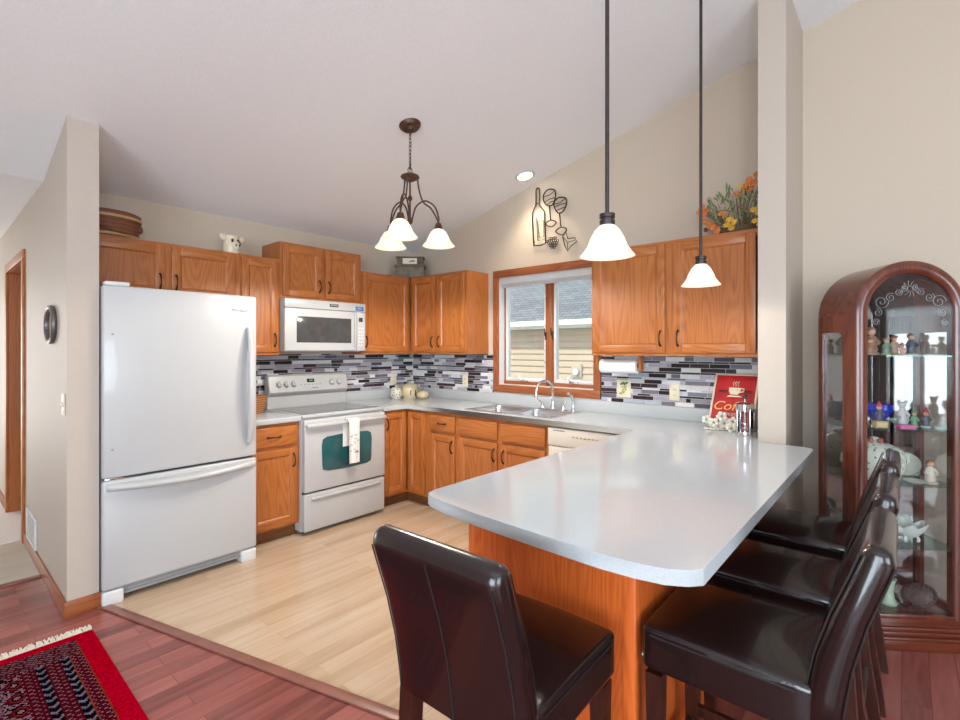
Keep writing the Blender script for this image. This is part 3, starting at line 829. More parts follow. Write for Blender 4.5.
# ------------------------------------------------------------------ sink and faucet
t = thing('kitchen_sink', 'stainless double-bowl sink set in the counter below the window', 'sink', (-.33, -1.70, CT))
def bowl(y0, y1, name):
    m = MB(); x0, x1 = -.20, .175; r = .05; dp = .17
    def rr(x0, x1, y0, y1, r, z, k=5):
        P = []
        for cx_, cy_, a0 in ((x1 - r, y1 - r, 0), (x0 + r, y1 - r, 90), (x0 + r, y0 + r, 180), (x1 - r, y0 + r, 270)):
            for i in range(k + 1):
                a = math.radians(a0 + 90 * i / k); P.append((cx_ + r * math.cos(a), cy_ + r * math.sin(a), z))
        return P
    L = [rr(x0, x1, y0, y1, r, .002), rr(x0 + .004, x1 - .004, y0 + .004, y1 - .004, r, -.01), rr(x0 + .015, x1 - .015, y0 + .015, y1 - .015, r, -dp + .03), rr(x0 + .045, x1 - .045, y0 + .045, y1 - .045, r, -dp)]
    n = len(L[0]); pts = [p for l in L for p in l]; F = []
    for k in range(3):
        for i in range(n): F.append((k * n + i, k * n + (i + 1) % n, (k + 1) * n + (i + 1) % n, (k + 1) * n + i))
    F.append(tuple(range(3 * n, 4 * n)))
    m.faces(pts, F); bmesh.ops.recalc_face_normals(m.bm, faces=m.bm.faces)
    bmesh.ops.reverse_faces(m.bm, faces=m.bm.faces)
    m.mi = 1; m.cyl(((x0 + x1) / 2, (y0 + y1) / 2, -dp + .001), ((x0 + x1) / 2, (y0 + y1) / 2, -dp + .004), .04)
    return m.build(name, [steel, chrome], t)
bowl(.01, .385, 'bowl'); bowl(-.385, -.01, 'bowl')
m = MB()
for a in ((-.235, -.42, -.20, .42), (.175, -.42, .245, .42), (-.20, .385, .175, .42), (-.20, -.42, .175, -.385), (-.20, -.01, .175, .01)): m.box(a[0], a[1], -.002, a[2], a[3], .005, .002)
m.build('rim', steel, t)
t = thing('faucet', 'chrome gooseneck faucet with two levers behind the sink', 'faucet', (-.125, -1.872, CT + .005))
m = MB(); m.box(-.028, -.125, 0, .028, .125, .012, .005, 3); m.lathe([(.02, 0), (.02, .03), (.014, .045), (.013, .07)], n=20); m.build('base', chrome, t)
m = MB(); P = [(0, 0, .05), (0, 0, .16)]
for i in range(1, 13):
    a = PI * i / 12; P.append((-.075 * (1 - math.cos(a)), .03 * (1 - math.cos(a)), .16 + .075 * math.sin(a) * 1.05))
P.append((-.152, .06, .12)); m.tube(P, .0105, 12); m.cyl((-.152, .06, .128), (-.152, .06, .105), .014); m.build('spout', chrome, t)
for s in (1, -1):
    m = MB(); m.lathe([(.018, .01), (.016, .035), (.012, .045), (0, .05)], (0, s * .10, 0), 18); m.tube([(0, s * .10, .045), (-.012, s * .115, .065), (-.02, s * .14, .085)], [.007, .006, .005]); m.build('lever', chrome, t)
t = thing('sink_sprayer', 'chrome side sprayer standing right of the faucet', 'sprayer', (-.125, -2.062, CT + .005))
m = MB(); m.lathe([(.022, 0), (.02, .012), (.012, .03), (.012, .05)], n=18); m.build('base', chrome, t)
m = MB(); m.tube([(0, 0, .045), (0, 0, .09), (-.01, 0.004, .125), (-.045, .02, .145)], [.011, .012, .014, .012], 12); m.build('spray_head', chrome, t)

# ------------------------------------------------------------------ refrigerator
FX0, FX1 = -2.915, -2.069; W = FX1 - FX0
t = thing('refrigerator', 'tall white bottom-freezer refrigerator at the end of the stove wall', 'refrigerator', (FX0, -.03, 0))
F0 = -.738; yb = F0 + .065
m = MB(); m.box(.004, yb, .035, W - .004, 0, 1.745, .006); m.build('body', white_app, t)
m = MB(); m.box(0, F0, .702, W, yb - .006, 1.772, .014, 3); fd = m.build('fridge_door', white_app, t)
m = MB(); m.box(0, F0, .088, W, yb - .006, .690, .014, 3); fz = m.build('freezer_drawer', white_app, t)
m = MB(); m.box(.01, yb - .012, .09, W - .01, yb + .004, 1.76); m.build('gasket', gap_m, t)
# vertical handle, bowed
m = MB(); hx = W - .055
def bar(z0, z1, n=14):
    P = []
    for i in range(n + 1):
        s = i / n; P.append((hx, F0 - .006 - .045 * math.sin(PI * s) ** .6, z0 + (z1 - z0) * s))
    return P
m.tube(bar(.80, 1.56), [.014 + .006 * math.sin(PI * i / 14) for i in range(15)], 12, flat=1.2); m.build('handle', white_app, fd)
# full-width freezer pull
m = MB()
def fn(u, v):
    x = .015 + (W - .03) * u; b = .05 * math.sin(PI * u) ** .7
    a = v * PI
    return (x, F0 - .004 - (b + .012) * math.sin(a) ** .8, .655 - .022 * math.cos(a) - .016 * math.sin(PI * u))
m.sheet(fn, 40, 12); m.build('handle', white_app, fz)
text('logo', 'Whirlpool', .026, (W - .115, F0 - .001, 1.672), (PI / 2, 0, 0), dark_pl, fd)
m = MB(); m.box(.012, F0 + .012, 1.772, .13, F0 + .11, 1.795, .008); m.build('hinge_cover', white_pl, t)
m = MB(); m.box(.012, F0 + .012, .691, .10, F0 + .07, .701, .002); m.build('hinge', chrome, t)
m = MB(); m.box(.06, F0 + .03, .035, W - .06, yb + .02, .082)
for i in range(3): m.box(.06, F0 + .024, .042 + i * .017, W - .06, F0 + .032, .052 + i * .017)
m.build('toe_grille', grey_pl, t)
for a in (.0, W - .10):
    m = MB(); m.box(a, F0 + .002, .0, a + .10, F0 + .10, .080, .012, 3); m.build('foot_cover', white_pl, t)
for z in (1.50, .86):
    m = MB(); m.cyl((.045, F0 + .001, z), (.045, F0 - .002, z), .006); m.build('hole_plug', grey_pl, fd)

# ------------------------------------------------------------------ range
SX, SW = -1.668, .762
t = thing('kitchen_range', 'white freestanding electric range with black glass cooktop', 'stove', (SX, -.002, 0))
G = -.625
m = MB(); m.box(0, G, .03, SW, 0, .895, .004); m.build('body', white_app, t)
for a in (.02, SW - .06):
    m = MB(); m.cyl((a + .02, G + .05, 0.004), (a + .02, G + .05, .031), .016); m.build('foot', dark_pl, t)
m = MB(); m.box(-.002, G - .022, .893, SW + .002, 0, .918, .007, 3); ck = m.build('cooktop', white_app, t)
m = MB(); m.box(.03, G + .02, .9185, SW - .03, -.085, .9205, .0); gt = m.build('glass_top', black_gl, ck)
for x, y, r in ((.2, -.47, .1), (.56, -.47, .075), (.2, -.2, .075), (.56, -.2, .1)):
    m = MB(); m.tube([(x + r * math.cos(2 * PI * i / 40), y + r * math.sin(2 * PI * i / 40), .9205) for i in range(40)], .0007, 6, True); m.build('burner_ring', grey_pl, gt)
m = MB()
prof = [(-.02, .916), (-.02, 1.19), (-.055, 1.2), (-.085, 1.185), (-.118, 1.055), (-.10, 1.03), (-.08, 1.02), (-.08, .916)]
m.prism(prof, 0.0, SW, 'yz', b=.012, seg=3); bgd = m.build('backguard', white_app, t)
tilt = math.atan2(.033, .13)
def onbg(x, z):
    return (x, -.0865 - (1.185 - z) * .033 / .13 * 1.0, z)
for x in (.09, .155, .22, .59, .665):
    q = Vector(onbg(x, 1.118)); dirv = Vector((0, -math.cos(tilt), math.sin(tilt)))
    m = MB(); m.cyl(q, q + dirv * .022, .024, .019, 24); kn = m.build('knob', white_app, bgd)
    m = MB(); R = dirv.to_track_quat('Z', 'Y').to_matrix().to_4x4(); R.translation = q + dirv * .022
    m.M = R; m.box(-.004, -.021, -.004, .004, .021, .009, .002); m.M = None; m.build('grip', white_app, kn)
    m = MB(); m.tube([q + dirv * .001 + Vector((.027 * math.cos(a), .027 * math.sin(a) * math.sin(tilt), .027 * math.sin(a) * math.cos(tilt))) for a in [2 * PI * i / 24 for i in range(24)]], .0012, 6, True); m.build('dial_ring', grey_pl, kn)
m = MB(); q = Vector(onbg(.382, 1.142)); m.M = Matrix.Translation(q) @ Matrix.Rotation(-tilt, 4, 'X')
m.box(-.035, -.003, -.016, .035, .002, .016, .002); m.M = None; ds = m.build('clock_display', black_gl, bgd)
text('clock_digits', '2:20', .018, q + Vector((0, -.005, 0)), (PI / 2 - tilt, 0, 0), emit('green_digits', (.15, .5, .2), .6), ds, .0002)
for i in range(6):
    q = Vector(onbg(.29 + i * .037, 1.108)); m = MB(); m.ball(q, (.010, .003, .005), 10); m.build('button', grey_pl, bgd)
text('logo', 'MAYTAG', .014, Vector(onbg(.42, 1.078)) + Vector((0, -.002, 0)), (PI / 2 - tilt, 0, 0), dark_pl, bgd)
# oven door
m = MB(); m.box(.004, G - .045, .33, SW - .004, G - .002, .880, .012, 3); od = m.build('oven_door', white_app, t)
m = MB(); wp = []
for x, z in ((.15, .50), (.155, .47), (.20, .455), (.38, .447), (.56, .455), (.605, .47), (.61, .50), (.615, .66), (.605, .705), (.57, .722), (.38, .732), (.19, .722), (.155, .705), (.145, .66)): wp.append((x, z + .015))
m.prism(wp, G - .049, G - .043, 'xz', b=.002); m.build('oven_window', oven_gl, od)
m = MB(); m.tube([(.02, G - .045, .838), (.022, G - .066, .838), (.05, G - .078, .838), (SW / 2, G - .082, .838), (SW - .05, G - .078, .838), (SW - .022, G - .066, .838), (SW - .02, G - .045, .838)], .013, 14, flat=1.25)
m.build('handle', white_app, od)
m = MB(); m.box(.004, G - .04, .034, SW - .004, G - .002, .318, .012, 3); sd = m.build('storage_drawer', white_app, t)
m = MB(); m.box(.06, G - .058, .268, SW - .06, G - .036, .290, .009, 3); m.build('handle', white_app, sd)
m = MB(); m.box(.004, G - .012, .315, SW - .004, G, .334); m.build('door_gap', gap_m, t)

t = thing('dish_towel', 'white embroidered dish towel hung over the oven handle', 'towel', (SX + .395, -.002 + G - .082, .838))
m = MB()
def fn(u, v):
    x = -.052 + .104 * u * (1 - .12 * max(0, v - .3)) + .006 * v
    L0, L1 = .20, .33; s = v * (L0 + L1 + .06)
    wav = .004 * math.sin(u * 9 + v * 3)
    if s < L0: return (x - .012, .029 + wav * .3, -.2 + s + .0)
    if s < L0 + .06:
        a = PI * (s - L0) / .06; return (x - .012 * (1 - a / PI), .029 * math.cos(a), .024 * math.sin(a))
    return (x, -.029 - wav - .012 * (s - L0 - .06), -(s - L0 - .06))
m.sheet(fn, 14, 44, .003); tw = m.build('cloth', white_cloth, t)
m = MB(); rnd = random.Random(5)
for i in range(14):
    x, z = rnd.uniform(-.035, .03), rnd.uniform(-.27, -.10); y = -.034 - .012 * abs(z) - .003
    P = [(x + .010 * math.cos(a * 1.3 + i), y - .0015, z + .012 * math.sin(a)) for a in (0, .9, 1.8, 2.6)]
    m.tube(P, .0018, 5)
m.build('embroidery', plain('grey_stitching', (.22, .17, .15), .9), t)

# ------------------------------------------------------------------ microwave
MX0, MX1, MF = -1.672, -.905, -.355
t = thing('microwave', 'white over-the-range microwave with grey window', 'microwave', (MX0, 0, 1.400))
W2, H2 = MX1 - MX0, .425
m = MB(); m.box(.002, MF, 0, W2 - .002, -.004, H2, .003); m.build('body', white_app, t)
m = MB(); m.box(0, MF - .028, .352, W2, MF - .002, H2, .005); m.build('vent_panel', white_app, t)
m = MB(); m.box(0, MF - .028, .004, .672, MF - .002, .349, .008, 3); md = m.build('door', white_app, t)
m = MB(); m.box(.10, MF - .031, .072, .615, MF - .026, .285, .002); m.build('window', grey_gl, md)
m = MB(); m.tube([(.648, MF - .028, .03), (.648, MF - .040, .05), (.648, MF - .044, .18), (.648, MF - .040, .31), (.648, MF - .028, .33)], .008, 10, flat=1.4); m.build('handle', white_app, md)
m = MB(); m.box(.676, MF - .028, .004, W2, MF - .002, .349, .006); cp = m.build('control_panel', white_app, t)
m = MB(); m.box(.695, MF - .030, .262, .735, MF - .027, .30, .001); m.build('display', grey_gl, cp)
for r in range(6):
    for c in range(3):
        m = MB(); m.box(.690 + c * .022, MF - .0295, .045 + r * .030, .706 + c * .022, MF - .027, .060 + r * .030, .001); m.build('button', colm((.62, .62, .61)), cp)
m = MB(); m.box(.40, MF - .0295, .378, .485, MF - .027, .402, .001); lb = m.build('badge', dark_pl, t)
text('logo', 'MAYTAG', .016, (.4425, MF - .030, .390), (PI / 2, 0, 0), white_pl, lb)
m = MB(); m.box(.66, MF - .0295, .362, .745, MF - .0275, .398, .0005); lb = m.build('sticker', colm((.06, .15, .36)), t)
text('sticker_text', 'Clean', .018, (.70, MF - .030, .380), (PI / 2, 0, 0), white_pl, lb)
m = MB(); m.box(.03, MF + .02, -.006, W2 - .03, -.05, .001); m.build('underside_grille', grey_pl, t)

# ------------------------------------------------------------------ dishwasher
t = thing('dishwasher', 'bisque built-in dishwasher right of the sink cabinet', 'dishwasher', (-.57, -2.142, 0), R90)
m = MB(); m.box(.004, .0, .1, .598, .52, .868); m.build('body', gap_m, t)
m = MB(); m.box(.003, -.045, .11, .597, 0, .735, .006); m.build('door', bisque, t)
m = MB(); m.box(.003, -.052, .738, .597, 0, .866, .008); cp = m.build('control_panel', bisque, t)
m = MB(); m.box(.25, -.055, .745, .36, -.05, .757, .002); m.build('latch', grey_pl, cp)
for i in range(7):
    m = MB(); m.box(.20 + i * .03, -.0545, .81, .216 + i * .03, -.05, .819, .001); m.build('button', grey_pl, cp)
for i in range(7):
    m = MB(); m.box(.045 + i * .014, -.0535, .844, .056 + i * .014, -.05, .849); m.build('vent_slot', dark_pl, cp)
m = MB(); m.box(.01, .03, .004, .59, .04, .1); m.build('toe_panel', dark_pl, t)
m = MB(); m.box(.602, -.02, .102, .65, -.0, .874); fl = m.build('filler_strip', oak_v, t)

# ------------------------------------------------------------------ paper towels, outlets, small wall things
t = thing('paper_towel_holder', 'oak paper towel holder with white roll under the right cabinet', 'paper towel holder', (-.17, -2.475, 1.372))
for s in (1, -1):
    m = MB(); m.prism([(-.035, 0), (.035, 0), (.028, -.09), (.012, -.115), (-.012, -.115), (-.028, -.09)], s * .165 - .009, s * .165 + .009, 'xz', b=.003); m.build('bracket', oak_v, t)
m = MB(); m.cyl((0, -.156, -.08), (0, .156, -.08), .011); m.build('rod', oak_d, t)
m = MB(); m.lathe([(.02, -.14), (.05, -.14), (.05, .14), (.02, .14)], (0, 0, -.08), 32, rot=Matrix.Rotation(PI / 2, 3, 'X')); m.build('paper_roll', paper, t)


def outlet(label, loc, rz):
    t = thing('wall_outlet', label, 'outlet', loc, rz)
    m = MB(); m.box(-.036, -.006, -.058, .036, 0, .058, .003); m.build('plate', ivory, t)
    for z in (.02, -.02):
        m = MB(); m.box(-.014, -.008, z - .013, .014, -.005, z + .013, .003); s = m.build('socket', ivory, t)
        m = MB(); m.box(-.007, -.0085, z - .004, -.0045, -.0075, z + .005); m.box(.0045, -.0085, z - .004, .007, -.0075, z + .005); m.build('slot', dark_pl, s)
outlet('ivory outlet on the tiles behind the canisters right of the stove', (-.277, -.008, 1.104), 0)
outlet('ivory outlet on the tiles left of the kitchen window', (-.008, -.788, 1.103), R90)
outlet('ivory outlet on the tiles below the right-hand cabinet beside the coffee sign', (-.008, -2.818, 1.108), R90)
t = thing('switch_plate', 'cream switch plate painted with a grape cluster beside the window', 'switch plate', (-.008, -2.437, 1.115), R90)
m = MB(); m.box(-.056, -.006, -.066, .056, 0, .066, .003); m.build('plate', ivory, t)
m = MB(); rnd = random.Random(2)
for i in range(16): m.ball((rnd.uniform(-.03, .02), -.0065, rnd.uniform(-.04, .02)), (.008, .002, .008), 8)
m.build('painted_grapes', colm((.38, .36, .12)), t)
m = MB()
for i in range(6): m.ball((-.02 + i * .009, -.0065, .035 + .006 * (i % 3)), (.011, .002, .008), 8)
m.build('painted_leaves', colm((.10, .17, .05)), t)

# ------------------------------------------------------------------ things on the counter
def canister(label, loc, prof, mat, cat='canister', name='canister', lidp=None, lidm=None):
    t = thing(name, label, cat, loc)
    m = MB(); m.lathe(prof, n=28); m.build('body', mat, t)
    if lidp: m = MB(); m.lathe(lidp, n=24); m.build('lid', lidm or mat, t)
    return t
sp, nt, p = new_mat('speckled_glaze')
vz = N(nt, 'ShaderNodeTexVoronoi', i_Scale=55.0); tc = N(nt, 'ShaderNodeTexCoord'); nt.links.new(tc.outputs['Object'], vz.inputs['Vector'])
r = ramp(nt, [(.0, (.12, .10, .08)), (.32, (.20, .16, .12)), (.42, (.66, .62, .52))]); nt.links.new(vz.outputs['Distance'], r.inputs[0]); nt.links.new(r.outputs[0], p.inputs['Base Color']); p.inputs['Roughness'].default_value = .3
canister('small speckled jar beside the cream canister in the counter corner', (-.375, -.17, CT), [(0, 0), (.042, 0), (.058, .03), (.06, .065), (.05, .10), (.044, .105)], sp, 'jar', 'jar', [(.046, .105), (.044, .115), (.012, .122), (.012, .138), (0, .14)], ceramic)
t = canister('large cream lidded canister in the counter corner', (-.222, -.20, CT), [(0, 0), (.07, 0), (.088, .03), (.09, .08), (.082, .115), (.078, .118)], ceramic, lidp=[(.082, .118), (.07, .138), (.03, .15), (.012, .152), (.012, .17), (0, .173)], lidm=colm((.52, .46, .28)))
m = MB(); m.tube([(-.05, -.078, .04), (-.062, -.086, .06), (-.05, -.079, .085)], .004); m.prism([(-.006, .03), (.006, .03), (.004, .085), (-.004, .085)], -.094, -.086, 'xz'); m.build('painted_motif', dark_pl, t)
t = thing('ceramic_pumpkin', 'cream ceramic pumpkin beside the canister in the counter corner', 'ornament', (-.195, -.372, CT))
m = MB(); n = 40; P = []; k = 9
pts = []; F = []
for j in range(k + 1):
    a = PI * j / k
    for i in range(n):
        b = 2 * PI * i / n; rr = .058 * (1 + .07 * abs(math.sin(4 * b))) * (math.sin(a) ** .8 + .02)
        pts.append((rr * math.cos(b), rr * math.sin(b), .042 - .042 * math.cos(a)))
for j in range(k):
    for i in range(n): F.append((j * n + i, j * n + (i + 1) % n, (j + 1) * n + (i + 1) % n, (j + 1) * n + i))
m.faces(pts, F); m.build('body', ceramic, t)
m = MB(); m.tube([(0, 0, .08), (.003, 0, .098), (.012, .004, .11)], [.009, .006, .005]); m.build('stem', colm((.25, .20, .10)), t)

# basket left of the stove
def weave_mat(name, c1, c2, sc=90):
    mm, nt, p = new_mat(name); tc = N(nt, 'ShaderNodeTexCoord')
    wv = N(nt, 'ShaderNodeTexWave', i_Scale=sc / 5, i_Distortion=1.0); wv.bands_direction = 'Z'; nt.links.new(tc.outputs['Object'], wv.inputs['Vector'])
    r = ramp(nt, [(.2, c2), (.7, c1)]); nt.links.new(wv.outputs['Fac'], r.inputs[0]); nt.links.new(r.outputs[0], p.inputs['Base Color'])
    p.inputs['Roughness'].default_value = .6; b = N(nt, 'ShaderNodeBump', i_Strength=.4, i_Distance=.004); nt.links.new(wv.outputs['Fac'], b.inputs['Height']); nt.links.new(b.outputs[0], p.inputs['Normal'])
    return mm
wick = weave_mat('honey_wicker', (.46, .19, .055), (.22, .075, .02)); splint = weave_mat('dark_splint', (.22, .072, .026), (.17, .05, .018), 60)
t = thing('woven_basket', 'honey wicker basket on the short counter left of the stove', 'basket', (-1.835, -.17, CT))
m = MB(); m.lathe([(0, 0), (.085, 0), (.10, .05), (.112, .125), (.118, .13), (.112, .136), (.104, .125), (.092, .05), (.08, .008), (0, .008)], n=32, squash=(1, .85)); m.build('body', wick, t)

# coffee sign, decoration, french press
t = thing('coffee_sign', 'red framed coffee sign leaning against the tiles by the wall stub', 'sign', (-.222, -3.100, CT + .0065), R90)
SWD, SHT = .262, .385; lean = math.radians(-31)
ML = Matrix.Rotation(lean, 4, 'X')
def lean_build(m, name, mat, par):
    o = m.build(name, mat, par); o.rotation_euler = (lean, 0, 0); return o
m = MB(); m.box(.008, -.006, .008, SWD - .008, .006, SHT - .008); board = lean_build(m, 'board', plain('red_print', (.42, .018, .022), .4, noise=.35, scale=7), t)
m = MB()
for a in ((0, 0, SWD, .012), (0, SHT - .012, SWD, SHT), (0, .012, .012, SHT - .012), (SWD - .012, .012, SWD, SHT - .012)): m.box(a[0], -.011, a[1], a[2], .009, a[3], .002)
lean_build(m, 'frame', colm((.66, .58, .44)), t)
cx0 = SWD * .50
yb_ = -.0085
m = MB(); zc = SHT * .62
prof = [(-.036, .045), (-.033, .012), (-.022, -.005), (.018, -.005), (.030, .012), (.034, .045)]
m.prism([(cx0 + a, zc + b) for a, b in prof], yb_, -.005, 'xz'); m.prism([(cx0 - .045, zc - .022), (cx0 + .045, zc - .022), (cx0 + .03, zc - .012), (cx0 - .03, zc - .012)], yb_, -.005, 'xz')
m.tube([(cx0 + .032, yb_, zc + .04), (cx0 + .052, yb_, zc + .038), (cx0 + .05, yb_, zc + .018), (cx0 + .03, yb_, zc + .012)], .004, 6)
for i in (-1, 0, 1): m.tube([(cx0 + .014 * i + .004 * math.sin(k * 1.6), yb_, zc + .055 + k * .007) for k in range(6)], .0022, 6)
lean_build(m, 'cup_emblem', colm((.75, .66, .50)), board).rotation_euler = (0, 0, 0)
m = MB(); m.box(cx0 - .095, yb_, zc + .018, cx0 - .04, -.005, zc + .024); m.box(cx0 - .095, yb_, zc + .008, cx0 - .04, -.005, zc + .013); m.box(cx0 + .055, yb_, zc + .018, cx0 + .10, -.005, zc + .024); m.box(cx0 + .055, yb_, zc + .008, cx0 + .10, -.005, zc + .013)
m.build('side_bars', colm((.03, .015, .015)), board)
text('sign_word', 'Coffee', .088, (cx0, yb_, SHT * .385), (PI / 2, 0, 0), colm((.80, .46, .14)), board, .001, shear=.3)
text('sign_subtitle', 'ESPRESSO', .030, (cx0, yb_, SHT * .235), (PI / 2, 0, 0), colm((.62, .50, .36)), board, .001)
t = thing('flower_decoration', 'white ceramic flower cluster at the foot of the coffee sign', 'ornament', (-.302, -3.205, CT + .001), math.radians(-72))
flw = colm((.74, .70, .60), .35); rnd = random.Random(9)
m = MB(); m.box(-.10, .0, 0, .085, .035, .012, .005); m.build('base', flw, t)
for i, (x, z, s) in enumerate(((-.085, .065, .9), (-.045, .05, 1.), (0.0, .09, 1.05), (.015, .045, 1.0), (.06, .06, 1.), (.085, .03, .8), (-.02, .025, .8), (.05, .02, .9))):
    m = MB(); y = -.015 - .01 * (i % 3)
    for k in range(5):
        a = 2 * PI * k / 5 + i; m.ball((x + .019 * s * math.cos(a), y + .004 * math.sin(k * 2.), z + .019 * s * math.sin(a)), (.013 * s, .007, .013 * s), 10)
    fo = m.build('flower', flw, t)
    m = MB(); m.ball((x, y - .007, z), .006, 8); m.build('flower_centre', colm((.35, .28, .14)), fo)
m = MB()
for x, z in ((-.085, .065), (-.045, .05), (0, .09), (.06, .06)): m.tube([(x * .6, .015, .008), (x, .0, z * .6), (x, -.008, z)], .004)
m.build('stems', flw, t)

t = thing('french_press', 'glass and chrome french press coffee maker at the end of the bar', 'coffee press', (-.425, -3.362, CT))
m = MB(); m.lathe([(.0435, .03), (.0435, .165), (.0425, .165), (.0425, .031)], n=32); m.build('beaker', clear_gl, t)
m = MB(); m.lathe([(0, 0), (.048, 0), (.049, .01), (.0455, .014), (.0455, .03), (.0, .03)], n=32)
for i in range(4):
    a = PI / 4 + i * PI / 2; x, y = .0465 * math.cos(a), .0465 * math.sin(a); m.box(x - .004, y - .004, .01, x + .004, y + .004, .165, .002)
m.lathe([(.0448, .148), (.0485, .148), (.0485, .165), (.0448, .165)], n=32); m.build('frame', chrome, t)
m = MB(); m.lathe([(.049, .165), (.049, .185), (.04, .192), (.012, .198), (0, .198)], n=32); m.build('lid', chrome, t)
m = MB(); m.cyl((0, 0, .198), (0, 0, .222), .003); m.build('plunger_rod', chrome, t)
m = MB(); m.ball((0, 0, .228), .0125, 14); m.build('knob', dark_pl, t)
m = MB(); m.lathe([(0, .075), (.041, .075), (.041, .08), (0, .08)], n=28); m.build('plunger_disc', steel, t)
m = MB(); hd = Vector((-.6, -.8, 0)) * 1.0
P = [hd * .047 + Vector((0, 0, .155)), hd * .085 + Vector((0, 0, .155)), hd * .09 + Vector((0, 0, .14)), hd * .09 + Vector((0, 0, .065)), hd * .08 + Vector((0, 0, .045)), hd * .048 + Vector((0, 0, .04))]
m.tube(P, .007, 10, flat=1.5); m.build('handle', dark_pl, t)

# ------------------------------------------------------------------ things on top of the wall cabinets
CTOP = 2.134
t = thing('splint_basket', 'brown lidded splint basket on top of the refrigerator cabinet', 'basket', (-2.745, -.20, CTOP), .3)
m = MB(); m.lathe([(0, 0), (.13, 0), (.135, .01), (.14, .13), (.13, .135), (0, .135)], n=36, squash=(1.1, .8)); m.build('body', splint, t)
m = MB(); m.lathe([(.146, .128), (.148, .158), (.13, .166), (0, .172)], n=36, squash=(1.1, .8)); m.build('lid', splint, t)
m = MB()
for z, r in ((.015, .139), (.128, .148)): m.lathe([(r - .002, z - .008), (r + .003, z - .008), (r + .003, z + .008), (r - .002, z + .008)], n=36, squash=(1.1, .8))
m.build('hoop', colm((.50, .33, .15)), t)
m = MB(); P = [(.16 * math.cos(a), -.14 * math.sin(a) * .9 - .005, .12 - .10 * math.sin(a)) for a in [PI * i / 20 for i in range(21)]]
m.tube(P, .009, 8, flat=.4); m.build('handle', splint, t)
t = thing('ceramic_pitcher', 'cream cow-faced ceramic pitcher on the cabinet top above the refrigerator', 'pitcher', (-2.02, -.24, CTOP), .15); t.scale = (1.05, 1.05, 1.25)
m = MB(); m.lathe([(0, 0), (.05, 0), (.058, .02), (.056, .06), (.045, .085), (.05, .105), (.046, .105), (.04, .085), (.05, .05), (.045, .01), (0, .01)], n=28); m.build('body', colm((.72, .63, .45), .3), t)
for s in (1, -1):
    m = MB(); m.M = Matrix.Translation((s * .065, -.01, .092)) @ Matrix.Rotation(s * -.5, 4, 'Y'); m.ball((0, 0, 0), (.030, .010, .020), 12); m.M = None; m.build('ear', colm((.72, .63, .45), .3), t)
m = MB(); m.ball((0.0, -.056, .045), (.030, .024, .028), 14); m.build('muzzle', colm((.74, .66, .5), .3), t)
for nm, c, r in (('eye', (-.022, -.049, .075), (.009, .006, .012)), ('eye', (.022, -.049, .075), (.009, .006, .012)), ('nostril', (-.012, -.080, .045), (.006, .004, .008)), ('nostril', (.012, -.080, .045), (.006, .004, .008)), ('dark_patch', (.03, -.045, .06), (.014, .010, .02))):
    m = MB(); m.ball(c, r, 8); m.build(nm, colm((.05, .03, .025), .3), t)
m = MB(); m.tube([(0, .045, .09), (0, .085, .085), (0, .09, .05), (0, .05, .025)], .007); m.build('handle', colm((.72, .63, .45), .3), t)

t = thing('wooden_box', 'grey weathered wooden box on the corner cabinet top', 'box', (-.27, -.27, CTOP), math.radians(-45)); t.scale = (1.14, 1.1, 1.1)
gw = plain('weathered_grey_wood', (.12, .098, .07), .8, noise=.35, scale=18); gw2 = plain('weathered_lighter', (.155, .128, .09), .8, noise=.3, scale=18)
m = MB(); m.box(-.125, -.075, 0, .125, .075, .10, .003); m.build('body', gw2, t)
m = MB(); m.box(-.135, -.085, .10, .135, .085, .118, .003); m.build('shelf', gw, t)
m = MB(); m.box(-.115, -.06, .118, -.10, .06, .185, .002); m.box(.10, -.06, .118, .115, .06, .185, .002); m.box(-.10, -.06, .118, .10, .06, .185, .002); m.box(-.125, -.07, .185, .125, .07, .195, .002); m.build('drawer_case', gw, t)
m = MB(); m.box(-.065, -.064, .128, .06, -.058, .18, .001); lb = m.build('picture_card', colm((.68, .60, .48)), t)
m = MB(); m.prism([(-.02, .145), (.04, .145), (.045, .158), (.02, .165), (.0, .155)], -.0655, -.0635, 'xz'); m.build('card_print', colm((.24, .15, .09)), lb)

# flower arrangement on the right cabinet
t = thing('flower_arrangement', 'orange and yellow silk flower arrangement on top of the right cabinet', 'flowers', (-.19, -3.28, CTOP))
rnd = random.Random(11)
m = MB(); m.lathe([(0, 0), (.08, 0), (.10, .02), (.09, .045), (0, .05)], n=20, squash=(.7, 1.2)); m.build('base', colm((.12, .08, .04), .9), t)
hd_ = [(-.02, .33, .06, 'r'), (-.03, .22, .05, 'r'), (-.02, .27, .17, 'o'), (-.06, .25, .145, 'o'), (-.0, .235, .19, 'o'), (-.05, .20, .085, 'o'), (-.08, .14, .03, 'o'), (-.07, .06, .035, 'y'), (-.09, .04, .06, 'y'), (-.05, -.04, .26, 'o'), (-.04, .015, .23, 'o'), (-.02, -.01, .275, 'y'), (-.06, -.06, .29, 'o'), (0., -.09, .33, 'o'), (-.08, .09, .11, 'o'), (-.09, -.10, .0, 'y'), (-.08, -.09, .10, 'y'), (-.03, .16, .06, 'o')]
fc = {'o': colm((.68, .20, .05), .6), 'y': colm((.72, .42, .05), .6), 'r': colm((.22, .03, .04), .6)}
hd_ = [(x, min(y, .225) - .03, max(z, .03), c) for x, y, z, c in hd_]
hd_ += [(x - .012, y + .022, z + .018, 'o' if c == 'o' else c) for x, y, z, c in hd_ if c != 'r']
m = MB()
for x, y, z, c in hd_:
    m.tube([(0, .04 * (1 if y > 0 else -.5), .03), (x * .5, y * .55, z * .45 + .03), (x, y, z)], .0022, 5)
